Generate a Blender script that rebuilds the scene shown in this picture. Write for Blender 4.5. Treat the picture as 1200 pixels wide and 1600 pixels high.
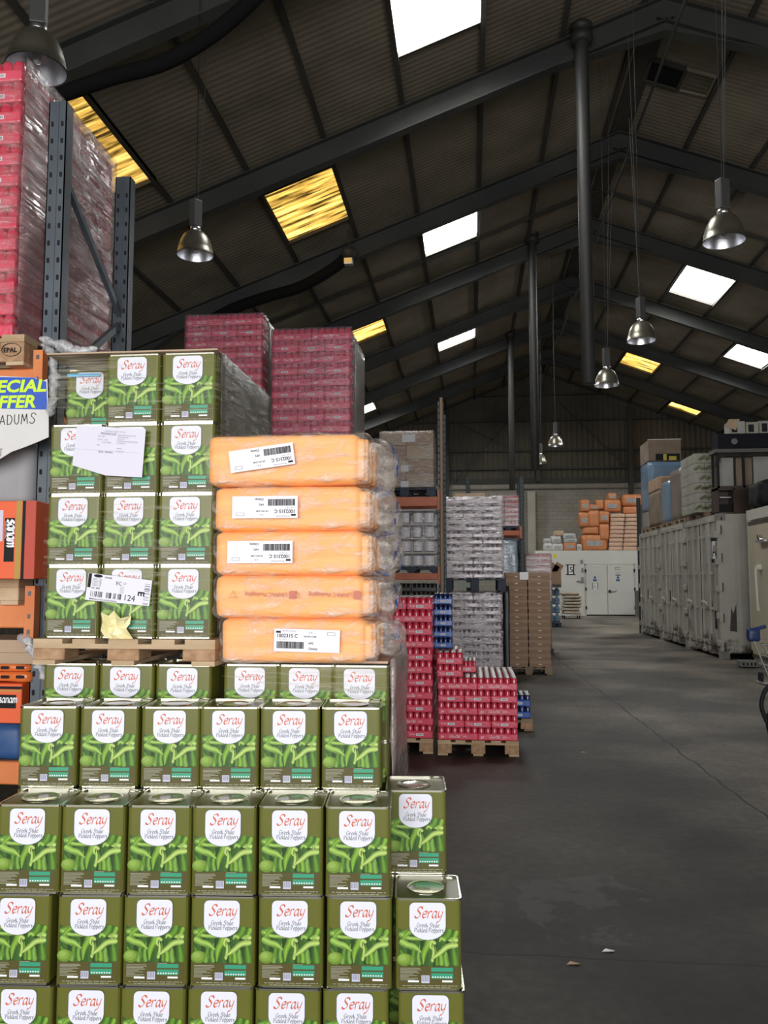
import bpy, bmesh, math, random
from math import sin, cos, tan, atan, atan2, radians, pi, sqrt
from mathutils import Vector, Matrix, noise

for o in list(bpy.data.objects): bpy.data.objects.remove(o, do_unlink=True)
SC = bpy.context.scene
COL = SC.collection
random.seed(7)

# ------------------------------------------------------------------ camera
FPX = 1290.0
PITCH = atan(105/FPX)
YAW = atan(135*cos(PITCH)/FPX)
EYE = Vector((0, 0, 1.76))
cd = bpy.data.cameras.new('camera'); cam = bpy.data.objects.new('camera', cd); COL.objects.link(cam)
cd.sensor_fit = 'VERTICAL'; cd.sensor_height = 36; cd.sensor_width = 27; cd.lens = 36*FPX/1600
cd.clip_end = 300; cd.clip_start = .05
cam.location = EYE; cam.rotation_euler = (pi/2+PITCH, 0, YAW)
SC.camera = cam
_F = Vector((-sin(YAW)*cos(PITCH), cos(YAW)*cos(PITCH), sin(PITCH)))
_R = Vector((cos(YAW), sin(YAW), 0)); _U = _R.cross(_F)

def at(x, y, X=None, Y=None, Z=None):
    """a point of the place seen at a pixel of the 1200x1600 photo, on the plane X=, Y= or Z="""
    d = _F*FPX + _R*(x-600) + _U*(800-y)
    t = X/d.x if X is not None else (Y/d.y if Y is not None else (Z-EYE.z)/d.z)
    return EYE + d*t

# ------------------------------------------------------------------ world, light, exposure
SC.view_settings.view_transform = 'Standard'; SC.view_settings.look = 'None'
SC.view_settings.gamma = 1; SC.view_settings.use_curve_mapping = False
SC.view_settings.exposure = 0.0
W = bpy.data.worlds.new('sky'); SC.world = W; W.use_nodes = True
W.node_tree.nodes['Background'].inputs[0].default_value = (.75, .86, 1, 1)
W.node_tree.nodes['Background'].inputs[1].default_value = .6

def area(name, loc, rot, sx, sy, power, color=(1, 1, 1), spread=180):
    l = bpy.data.lights.new(name, 'AREA'); l.shape = 'RECTANGLE'; l.size = sx; l.size_y = sy
    l.energy = power; l.color = color; l.spread = radians(spread)
    o = bpy.data.objects.new(name, l); COL.objects.link(o); o.location = loc; o.rotation_euler = rot
    return o
DOOR = (-9.0, 9.0, -9.5, 5.6)           # the open loading bay behind the camera: x0, x1, y, top
area('daylight_through_loading_door', (0, DOOR[2]-.3, DOOR[3]/2), (radians(90), 0, 0), DOOR[1]-DOOR[0], DOOR[3], 2500, (1.0, .985, .97))
area('side_fill_lamp', (18.6, 2.5, 2.6), (radians(90), 0, radians(90)), 9, 5, 90, (1, .97, .93))  # unseen fill lamp inside the closed right wall; no doorway there
SKY_POWER = 820

# ------------------------------------------------------------------ mesh builder
def cr(pts, n=5):
    """Catmull-Rom through the points"""
    P = [Vector(p) for p in pts]
    if len(P) < 3: return P
    out = []
    E = [2*P[0]-P[1]] + P + [2*P[-1]-P[-2]]
    for i in range(1, len(E)-2):
        a, b, c, d = E[i-1:i+3]
        for k in range(n):
            t = k/n
            out.append(.5*((2*b)+(c-a)*t+(2*a-5*b+4*c-d)*t*t+(3*b-a-3*c+d)*t**3))
    out.append(P[-1]); return out

class MB:
    def __init__(s): s.v = []; s.f = []; s.m = []; s.c = []; s.mats = []; s.cur = 0; s.col = (1, 1, 1, 1); s.sm = []
    def use(s, m):
        if m not in s.mats: s.mats.append(m)
        s.cur = s.mats.index(m); return s
    def add(s, vs, fs, smooth=False, cols=None):
        b = len(s.v); s.v += [tuple(x) for x in vs]
        for i, f in enumerate(fs):
            s.f.append(tuple(b+k for k in f)); s.m.append(s.cur); s.sm.append(smooth)
            s.c.append(cols[i] if cols else s.col)
        return s
    def quad(s, a, b, c, d): return s.add([a, b, c, d], [(0, 1, 2, 3)])
    def box(s, x0, x1, y0, y1, z0, z1):
        vs = [(x, y, z) for z in (z0, z1) for y in (y0, y1) for x in (x0, x1)]
        return s.add(vs, [(0, 2, 3, 1), (4, 5, 7, 6), (0, 1, 5, 4), (1, 3, 7, 5), (3, 2, 6, 7), (2, 0, 4, 6)])
    def obox(s, c, ax, ay, az):
        """oriented box: centre and half-axis vectors"""
        c, ax, ay, az = map(Vector, (c, ax, ay, az))
        vs = [c+ax*i+ay*j+az*k for k in (-1, 1) for j in (-1, 1) for i in (-1, 1)]
        return s.add(vs, [(0, 2, 3, 1), (4, 5, 7, 6), (0, 1, 5, 4), (1, 3, 7, 5), (3, 2, 6, 7), (2, 0, 4, 6)])
    def bar(s, p, q, w, h, up=(0, 0, 1)):
        p, q = Vector(p), Vector(q); d = q-p; u = Vector(up)
        sd = d.cross(u)
        if sd.length < 1e-6: sd = d.cross(Vector((1, 0, 0)))
        sd.normalize(); u = sd.cross(d).normalized()
        return s.obox((p+q)/2, d/2, sd*w/2, u*h/2)
    def rbox(s, x0, x1, y0, y1, z0, z1, r=.01, seg=2, vertical=False):
        bm = bmesh.new(); bmesh.ops.create_cube(bm, size=1)
        for v in bm.verts: v.co = Vector(((x0+x1)/2+v.co.x*(x1-x0), (y0+y1)/2+v.co.y*(y1-y0), (z0+z1)/2+v.co.z*(z1-z0)))
        es = [e for e in bm.edges if (not vertical) or abs(e.verts[0].co.z-e.verts[1].co.z) > 1e-6]
        bmesh.ops.bevel(bm, geom=es, offset=r, segments=seg, affect='EDGES', profile=.5)
        bm.verts.index_update()
        s.add([v.co for v in bm.verts], [[v.index for v in f.verts] for f in bm.faces], smooth=False)
        bm.free(); return s
    def tube(s, pts, r, n=10, cap=True, smooth=True):
        P = [Vector(p) for p in pts]; rs = r if isinstance(r, (list, tuple)) else [r]*len(P)
        vs = []; fs = []; prev = None
        for i, p in enumerate(P):
            d = (P[min(i+1, len(P)-1)]-P[max(i-1, 0)]).normalized()
            if prev is None:
                u = d.cross(Vector((0, 0, 1)))
                if u.length < 1e-4: u = d.cross(Vector((0, 1, 0)))
            else: u = prev-d*prev.dot(d)
            u.normalize(); w = d.cross(u); prev = u
            for k in range(n):
                a = 2*pi*k/n; vs.append(p+(u*cos(a)+w*sin(a))*rs[i])
        for i in range(len(P)-1):
            for k in range(n):
                fs.append((i*n+k, i*n+(k+1) % n, (i+1)*n+(k+1) % n, (i+1)*n+k))
        s.add(vs, fs, smooth)
        if cap: s.add(vs[:n], [tuple(range(n))[::-1]]); s.add(vs[-n:], [tuple(range(n))])
        return s
    def lathe(s, prof, c=(0, 0, 0), n=20, smooth=True):
        vs = [(c[0]+r*cos(2*pi*k/n), c[1]+r*sin(2*pi*k/n), c[2]+z) for r, z in prof for k in range(n)]
        fs = [(i*n+k, i*n+(k+1) % n, (i+1)*n+(k+1) % n, (i+1)*n+k) for i in range(len(prof)-1) for k in range(n)]
        return s.add(vs, fs, smooth)
    def disc(s, c, r, n=20):
        return s.add([(c[0]+r*cos(2*pi*k/n), c[1]+r*sin(2*pi*k/n), c[2]) for k in range(n)], [tuple(range(n))])
    def soft(s, x0, x1, y0, y1, z0, z1, r, n=(10, 6, 6), amp=0.0, freq=6, seed=0, open_bottom=False, crisp=False):
        """a rounded, slightly rumpled box"""
        c = Vector(((x0+x1)/2, (y0+y1)/2, (z0+z1)/2)); h = Vector(((x1-x0)/2, (y1-y0)/2, (z1-z0)/2))
        r = min(r, h.x*.999, h.y*.999, h.z*.999)
        ins = h-Vector((r, r, r)); off = Vector((seed*3.1, seed*1.7, seed*2.3))
        def pt(p):
            q = Vector((max(-ins.x, min(ins.x, p.x)), max(-ins.y, min(ins.y, p.y)), max(-ins.z, min(ins.z, p.z))))
            d = p-q
            d = d.normalized() if d.length > 1e-9 else Vector((0, 0, 1))
            w = q+d*r
            if amp:
                k = noise.noise((w+c)*freq+off)
                k2 = noise.noise((w+c)*freq*2.7+off*2)
                w = w+d*amp*(k+.5*k2)
            return w+c
        for ax in range(3):
            for sg in (-1, 1):
                if open_bottom and ax == 2 and sg == -1: continue
                a, b = [(1, 2), (2, 0), (0, 1)][ax]
                na, nb = n[a], n[b]; vs = []; fs = []
                def spread(k, m, hh):       # more rows near the rounded edge
                    t = k/m*2-1
                    return hh*t
                for i in range(na+1):
                    for j in range(nb+1):
                        p = Vector((0, 0, 0)); p[ax] = sg*h[ax]; p[a] = spread(i, na, h[a]); p[b] = spread(j, nb, h[b])
                        vs.append(pt(p))
                for i in range(na):
                    for j in range(nb):
                        q = (i*(nb+1)+j, (i+1)*(nb+1)+j, (i+1)*(nb+1)+j+1, i*(nb+1)+j+1)
                        fs.append(q if sg > 0 else q[::-1])
                s.add(vs, fs, True)
        return s
    def strokes(s, text, o, ux, uz, size, nib=(.09, .05), pen=.03, slant=0, space=.12):
        """broad-nib lettering; returns the width"""
        o, ux, uz = Vector(o), Vector(ux), Vector(uz); x = 0; nv = Vector((nib[0], nib[1])); out = ux.cross(uz).normalized(); cnt = 0
        for ch in text:
            if ch == ' ': x += .5; continue
            g, adv = GLYPH[ch]
            for st in g:
                P = [Vector((p[0]+x+p[1]*slant, p[1])) for p in cr(st, 5)]
                for a, b in zip(P, P[1:]):
                    d = b-a
                    if d.length < 1e-6: continue
                    pn = Vector((-d.y, d.x)).normalized()*pen; dd = d.normalized()*pen*.5
                    for n_, e in ((nv, Vector((0, 0))), (pn, dd)):
                        if abs(d.x*n_.y-d.y*n_.x) < 1e-6: continue
                        q = [a-e-n_, a-e+n_, b+e+n_, b+e-n_]
                        if (q[1]-q[0]).cross(q[2]-q[1]) < 0: q = q[::-1]
                        cnt += 1; s.add([o+out*(1.5e-5*(cnt % 50))+ux*(k.x*size)+uz*(k.y*size) for k in q], [(0, 1, 2, 3)])   # each stroke lies a hair above the last, like ink
            x += adv+space
        return x*size
    def text(s, body, o, ux, uz, size, bold=0.0, shear=0.0, align='LEFT', stretch=1.0):
        vs, fs = text2d(body, bold, shear, align)
        o, ux, uz = Vector(o), Vector(ux), Vector(uz)
        s.add([o+ux*(v[0]*size*stretch)+uz*(v[1]*size) for v in vs], fs); return s
    def mesh(s, name):
        me = bpy.data.meshes.new(name); me.from_pydata(s.v, [], s.f)
        for m in s.mats: me.materials.append(m)
        me.polygons.foreach_set('material_index', s.m); me.polygons.foreach_set('use_smooth', s.sm)
        if any(c != (1, 1, 1, 1) for c in s.c):
            at_ = me.color_attributes.new('print', 'FLOAT_COLOR', 'CORNER'); dat = []
            for c, f in zip(s.c, s.f): dat += list(c)*len(f)
            at_.data.foreach_set('color', dat)
        me.update(); return me
    def build(s, name, parent=None, loc=None, weld=False):
        me = s.mesh(name)
        if weld:
            bm = bmesh.new(); bm.from_mesh(me); bmesh.ops.remove_doubles(bm, verts=bm.verts, dist=1e-4); bm.to_mesh(me); bm.free()
        o = bpy.data.objects.new(name, me); COL.objects.link(o)
        if parent: o.parent = parent
        if loc is not None: o.location = loc
        return o

_tx = {}
def text2d(body, bold=0, shear=0, align='LEFT'):
    k = (body, bold, shear, align)
    if k not in _tx:
        cu = bpy.data.curves.new('t', 'FONT'); cu.body = body; cu.size = 1; cu.offset = bold; cu.shear = shear; cu.align_x = align
        cu.resolution_u = 3
        ob = bpy.data.objects.new('t', cu); COL.objects.link(ob)
        dg = bpy.context.evaluated_depsgraph_get()
        me = bpy.data.meshes.new_from_object(ob.evaluated_get(dg))
        _tx[k] = ([(v.co.x, v.co.y) for v in me.vertices], [tuple(p.vertices) for p in me.polygons])
        bpy.data.objects.remove(ob); bpy.data.curves.remove(cu); bpy.data.meshes.remove(me)
    return _tx[k]

GLYPH = {
 'S': ([[(1.0, 1.3), (.75, 1.6), (.35, 1.5), (.27, 1.15), (.55, .85), (.8, .5), (.6, .08), (.25, 0), (0, .25)]], 1.0),
 'e': ([[(.12, .5), (.62, .62), (.6, .9), (.38, 1.0), (.12, .75), (.08, .35), (.3, 0), (.65, .2)]], .7),
 'r': ([[(.1, 1), (.12, 0)], [(.12, .6), (.35, .98), (.58, .9)]], .58),
 'a': ([[(.62, .85), (.35, 1), (.08, .6), (.15, .08), (.4, .1), (.62, .6)], [(.64, 1), (.62, .2), (.78, 0)]], .78),
 'y': ([[(.08, 1), (.1, .4), (.3, .1), (.58, .4)], [(.66, 1), (.6, .2), (.4, -.45), (.05, -.6)]], .72),
 'G': ([[(.95, 1.3), (.6, 1.6), (.2, 1.3), (.08, .7), (.3, .05), (.7, .05), (.95, .3), (.95, .7)], [(.6, .72), (.98, .72)]], 1.05),
 'k': ([[(.1, 1.6), (.1, 0)], [(.6, 1), (.15, .5)], [(.25, .55), (.65, 0)]], .68),
 't': ([[(.25, 1.4), (.22, .2), (.5, 0)], [(.02, 1), (.5, 1)]], .5),
 'l': ([[(.12, 1.6), (.12, .15), (.3, 0)]], .3),
 'P': ([[(.12, 1.55), (.12, 0)], [(.12, 1.5), (.6, 1.55), (.8, 1.15), (.55, .8), (.12, .75)]], .85),
 'i': ([[(.1, 1), (.1, 0)], [(.1, 1.38), (.12, 1.48)]], .26),
 'c': ([[(.6, .85), (.35, 1), (.08, .6), (.2, .08), (.6, .15)]], .62),
 'd': ([[(.62, .85), (.35, 1), (.08, .6), (.15, .08), (.4, .1), (.62, .5)], [(.62, 1.6), (.62, .2), (.75, 0)]], .76),
 'p': ([[(.1, 1), (.1, -.55)], [(.1, .8), (.4, 1), (.65, .6), (.45, .02), (.1, .2)]], .72),
 's': ([[(.55, .85), (.3, 1), (.1, .75), (.5, .4), (.4, .02), (.05, .12)]], .6),
 'n': ([[(.1, 1), (.1, 0)], [(.1, .7), (.4, 1), (.58, .8), (.58, 0)]], .68),
 'm': ([[(.1, 1), (.1, 0)], [(.1, .7), (.35, 1), (.5, .8), (.5, 0)], [(.5, .7), (.75, 1), (.9, .8), (.9, 0)]], 1.0),
 'C': ([[(.9, 1.25), (.7, 1.65), (.3, 1.45), (.05, .7), (.25, .02), (.7, .1), (1.0, .45)], [(.3, 1.45), (.8, 1.2), (1.3, 1.5)]], .95),
 'o': ([[(.35, 1), (.08, .6), (.2, .03), (.5, .15), (.6, .7), (.35, 1)]], .62),
 '-': ([[(.0, .5), (.4, .55)]], .4),
 'A': ([[(0, 0), (.45, 1.5)], [(.45, 1.5), (.85, 0)], [(.15, .5), (.75, .5)]], .9),
 'D': ([[(.05, 1.5), (.05, 0)], [(.05, 1.5), (.6, 1.3), (.8, .7), (.55, .1), (.05, 0)]], .85),
 'U': ([[(.05, 1.5), (.08, .4), (.4, 0), (.7, .35), (.75, 1.5)]], .85),
 'M': ([[(.0, 0), (.15, 1.5)], [(.15, 1.5), (.5, .4)], [(.5, .4), (.85, 1.5)], [(.85, 1.5), (1, 0)]], 1.05),
 'O': ([[(.4, 1.5), (.05, .9), (.15, .1), (.55, .05), (.8, .7), (.65, 1.4), (.4, 1.5)]], .9),
 'T': ([[(0, 1.5), (.8, 1.5)], [(.4, 1.5), (.4, 0)]], .85),
}

# ------------------------------------------------------------------ materials
_M = {}
def mat(name, c1=(.5, .5, .5), c2=None, scale=4.0, rough=.5, metal=0.0, bump=0.0, bscale=None, coat=0.0, stretch=(1, 1, 1), lo=.35, hi=.65, detail=4, spec=.5, rough2=None, gen='Object'):
    if name in _M: return _M[name]
    m = bpy.data.materials.new(name); _M[name] = m; m.use_nodes = True; nt = m.node_tree; N = nt.nodes; L = nt.links
    b = N['Principled BSDF']; b.inputs['Base Color'].default_value = (*c1, 1); b.inputs['Roughness'].default_value = rough
    b.inputs['Metallic'].default_value = metal; b.inputs['Coat Weight'].default_value = coat; b.inputs['Coat Roughness'].default_value = .12
    b.inputs['Specular IOR Level'].default_value = spec
    m.diffuse_color = (*c1, 1)
    if c2 is not None or bump:
        tc = N.new('ShaderNodeTexCoord'); mp = N.new('ShaderNodeMapping'); mp.inputs['Scale'].default_value = stretch
        L.new(tc.outputs[gen], mp.inputs[0])
        nz = N.new('ShaderNodeTexNoise'); nz.inputs['Scale'].default_value = scale; nz.inputs['Detail'].default_value = detail
        L.new(mp.outputs[0], nz.inputs['Vector'])
        if c2 is not None:
            rp = N.new('ShaderNodeValToRGB'); rp.color_ramp.elements[0].position = lo; rp.color_ramp.elements[1].position = hi
            rp.color_ramp.elements[0].color = (*c1, 1); rp.color_ramp.elements[1].color = (*c2, 1)
            L.new(nz.outputs['Fac'], rp.inputs[0]); L.new(rp.outputs[0], b.inputs['Base Color'])
        if rough2 is not None:
            mr = N.new('ShaderNodeMapRange'); mr.inputs['From Min'].default_value = lo; mr.inputs['From Max'].default_value = hi
            mr.inputs['To Min'].default_value = rough; mr.inputs['To Max'].default_value = rough2
            L.new(nz.outputs['Fac'], mr.inputs[0]); L.new(mr.outputs[0], b.inputs['Roughness'])
        if bump:
            n2 = N.new('ShaderNodeTexNoise'); n2.inputs['Scale'].default_value = bscale or scale*3; n2.inputs['Detail'].default_value = 5
            L.new(mp.outputs[0], n2.inputs['Vector'])
            bp = N.new('ShaderNodeBump'); bp.inputs['Strength'].default_value = bump; bp.inputs['Distance'].default_value = .02
            L.new(n2.outputs['Fac'], bp.inputs['Height']); L.new(bp.outputs[0], b.inputs['Normal'])
    return m

def film_mat(name, base=.05, peak=.5, stretch=(2, 2, 30), scale=3, col=(.85, .85, .86), rough=.2, bump=.8, lo=.45, hi=.75, bscale=2.2):
    if name in _M: return _M[name]
    m = bpy.data.materials.new(name); _M[name] = m; m.use_nodes = True; nt = m.node_tree; N = nt.nodes; L = nt.links
    b = N['Principled BSDF']; out = N['Material Output']; b.inputs['Base Color'].default_value = (*col, 1); b.inputs['Roughness'].default_value = rough
    b.inputs['Specular IOR Level'].default_value = 1.0; b.inputs['Coat Weight'].default_value = .6; b.inputs['Coat Roughness'].default_value = .1
    tc = N.new('ShaderNodeTexCoord'); mp = N.new('ShaderNodeMapping'); mp.inputs['Scale'].default_value = stretch
    mp.inputs['Rotation'].default_value = (.05, .08, .04)
    L.new(tc.outputs['Object'], mp.inputs[0])
    nz = N.new('ShaderNodeTexNoise'); nz.inputs['Scale'].default_value = scale; nz.inputs['Detail'].default_value = 6; nz.inputs['Distortion'].default_value = .4
    L.new(mp.outputs[0], nz.inputs['Vector'])
    big = N.new('ShaderNodeTexNoise'); big.inputs['Scale'].default_value = bscale; big.inputs['Detail'].default_value = 3
    L.new(tc.outputs['Object'], big.inputs['Vector'])
    mul = N.new('ShaderNodeMath'); mul.operation = 'MULTIPLY_ADD'; mul.inputs[1].default_value = .55
    add = N.new('ShaderNodeMath'); add.operation = 'MULTIPLY'; add.inputs[1].default_value = .45
    L.new(big.outputs['Fac'], add.inputs[0]); L.new(nz.outputs['Fac'], mul.inputs[0]); L.new(add.outputs[0], mul.inputs[2])
    mr = N.new('ShaderNodeMapRange'); mr.inputs['From Min'].default_value = lo; mr.inputs['From Max'].default_value = hi
    mr.inputs['To Min'].default_value = base; mr.inputs['To Max'].default_value = peak; L.new(mul.outputs[0], mr.inputs[0])
    bp = N.new('ShaderNodeBump'); bp.inputs['Strength'].default_value = min(1, bump); bp.inputs['Distance'].default_value = .02*max(1, bump)
    L.new(nz.outputs['Fac'], bp.inputs['Height']); L.new(bp.outputs[0], b.inputs['Normal']); L.new(bp.outputs[0], b.inputs['Coat Normal'])
    tr = N.new('ShaderNodeBsdfTransparent'); mx = N.new('ShaderNodeMixShader')
    L.new(mr.outputs[0], mx.inputs[0]); L.new(tr.outputs[0], mx.inputs[1]); L.new(b.outputs[0], mx.inputs[2]); L.new(mx.outputs[0], out.inputs[0])
    return m

def print_mat(name='printed_artwork'):
    if name in _M: return _M[name]
    m = bpy.data.materials.new(name); _M[name] = m; m.use_nodes = True; N = m.node_tree.nodes; L = m.node_tree.links
    a = N.new('ShaderNodeAttribute'); a.attribute_name = 'print'; b = N['Principled BSDF']
    L.new(a.outputs['Color'], b.inputs['Base Color']); b.inputs['Roughness'].default_value = .35; b.inputs['Specular IOR Level'].default_value = .3
    return m

def wave_mat(name, c1, c2, axis, period, rough=.6, bump=.6, nscale=.8, metal=0):
    """profiled sheet: ridges across one axis"""
    m = mat(name, c1, c2, scale=nscale, rough=rough, metal=metal, bump=.01, lo=.3, hi=.7)
    N = m.node_tree.nodes; L = m.node_tree.links; b = N['Principled BSDF']
    tc = N.new('ShaderNodeTexCoord'); w = N.new('ShaderNodeTexWave'); w.bands_direction = axis; w.wave_profile = 'SIN'
    w.inputs['Scale'].default_value = 2*pi/20/period*1.0
    L.new(tc.outputs['Object'], w.inputs['Vector'])
    bp = N.new('ShaderNodeBump'); bp.inputs['Strength'].default_value = bump; bp.inputs['Distance'].default_value = .03
    L.new(w.outputs['Fac'], bp.inputs['Height']); L.new(bp.outputs[0], b.inputs['Normal'])
    return m

WHITE = mat('white_print', (.82, .82, .84), rough=.45)
BLACK = mat('black_print', (.012, .012, .014), rough=.6, spec=.2)
GREYPRINT = mat('grey_print', (.22, .23, .25), rough=.5)
WOOD = mat('pallet_wood', (.40, .27, .15), (.56, .42, .27), scale=3, rough=.8, bump=.15, bscale=30, stretch=(1, 1, 4))
WOOD_OLD = mat('old_pallet_wood', (.20, .14, .09), (.32, .24, .16), scale=3, rough=.85, bump=.15, bscale=30)
WOOD_CHIP = mat('pallet_block_wood', (.33, .19, .10), (.46, .29, .17), scale=25, rough=.85, bump=.2, bscale=60)
CARD = mat('brown_cardboard', (.30, .19, .115), (.36, .235, .15), scale=3, rough=.75)
CARD_LT = mat('light_cardboard', (.42, .30, .20), (.48, .35, .24), scale=3, rough=.75)
CARD_DK = mat('dull_cardboard', (.16, .12, .085), (.21, .16, .115), scale=3, rough=.75)
RACK = mat('grey_rack_steel', (.070, .088, .105), (.10, .12, .14), scale=2.5, rough=.42, metal=.3, spec=.5)
RACK_DK = mat('dark_rack_steel', (.035, .045, .05), rough=.5, metal=.3)
HOLE = mat('rack_slot_shadow', (.01, .01, .012), rough=.9)
BEAM = mat('orange_beam_paint', (.62, .17, .045), (.70, .23, .07), scale=4, rough=.5)
BEAM_DK = mat('red_orange_beam_paint', (.42, .10, .035), (.5, .13, .05), scale=4, rough=.5)
FRAME = mat('dark_frame_steel', (.024, .027, .026), (.046, .047, .040), scale=.5, rough=.7)
PURLIN = mat('purlin_steel', (.034, .032, .026), (.05, .047, .037), scale=.7, rough=.8)
ALU = mat('polished_aluminium', (.75, .76, .8), rough=.28, metal=1)
TIN = mat('bare_tinplate', (.66, .64, .52), (.74, .72, .60), scale=9, rough=.2, metal=1)
CHROME = mat('bright_steel', (.7, .7, .72), rough=.2, metal=1)
FILM = film_mat('stretch_film', .03, .38)
FILM_TIN = film_mat('stretch_film_over_tins', .012, .42, stretch=(2.2, 2.2, 34), scale=2.2, lo=.53, hi=.72, col=(.70, .66, .48), rough=.12)
FILM_HEAVY = film_mat('heavy_stretch_film', .05, .92, stretch=(5, 5, 20), scale=2.0, lo=.42, hi=.60, col=(1, .93, .98), bscale=4.5, rough=.12, bump=3.0)
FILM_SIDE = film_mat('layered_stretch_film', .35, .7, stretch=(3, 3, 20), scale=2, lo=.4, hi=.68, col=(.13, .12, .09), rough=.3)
FILM_BAG = film_mat('clear_bag_film', .07, .66, stretch=(2.5, 5, 6), scale=4.0, lo=.45, hi=.66, col=(1, .92, .84), rough=.10, bump=2.5)
FILM_BLUE = film_mat('blue_stretch_film', .75, .95, stretch=(4, 4, 9), scale=3, lo=.3, hi=.6, col=(.22, .40, .62), bscale=4)

# ------------------------------------------------------------------ naming
def tag(o, label, cat, group=None):
    o['label'] = label; o['category'] = cat
    if group: o['group'] = group
    return o
def thing(name, label, cat, loc=(0, 0, 0), rz=0, group=None):
    o = bpy.data.objects.new(name, None); COL.objects.link(o); o.empty_display_size = .1
    o.location = loc; o.rotation_euler = (0, 0, rz); return tag(o, label, cat, group)
def struct(mb, name, **k):
    o = mb.build(name, **k); o['kind'] = 'structure'; return o
def copy_tree(src, loc, rz=0, label=None, group=None, parent=None, scale=None, drop=()):
    c = src.copy(); COL.objects.link(c)
    if parent is None:
        c.location = loc; c.rotation_euler = (0, 0, rz)
        if label: c['label'] = label
        if group: c['group'] = group
        if scale: c.scale = scale
    else: c.parent = parent
    for ch in src.children:
        if ch.name.split('.')[0] in drop: continue
        copy_tree(ch, None, parent=c)
    return c
ORD = ['first', 'second', 'third', 'fourth', 'fifth', 'sixth', 'seventh', 'eighth', 'ninth', 'tenth', 'eleventh', 'twelfth', 'thirteenth', 'fourteenth', 'fifteenth']
def lay(k, n):
    return 'bottom layer' if k == 0 else ('top layer' if k == n-1 else ORD[k]+' layer up')

# ================================================================== THE BUILDING
XR, ZR, SL = 4.07, 13.8, .376            # ridge x, ridge height, roof slope
HALF = 15.0; YB = 48.0; YF = -9.5
def roof(x): return ZR-SL*abs(x-XR)
X0, X1 = XR-HALF, XR+HALF
EAVE = roof(X0)

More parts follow.
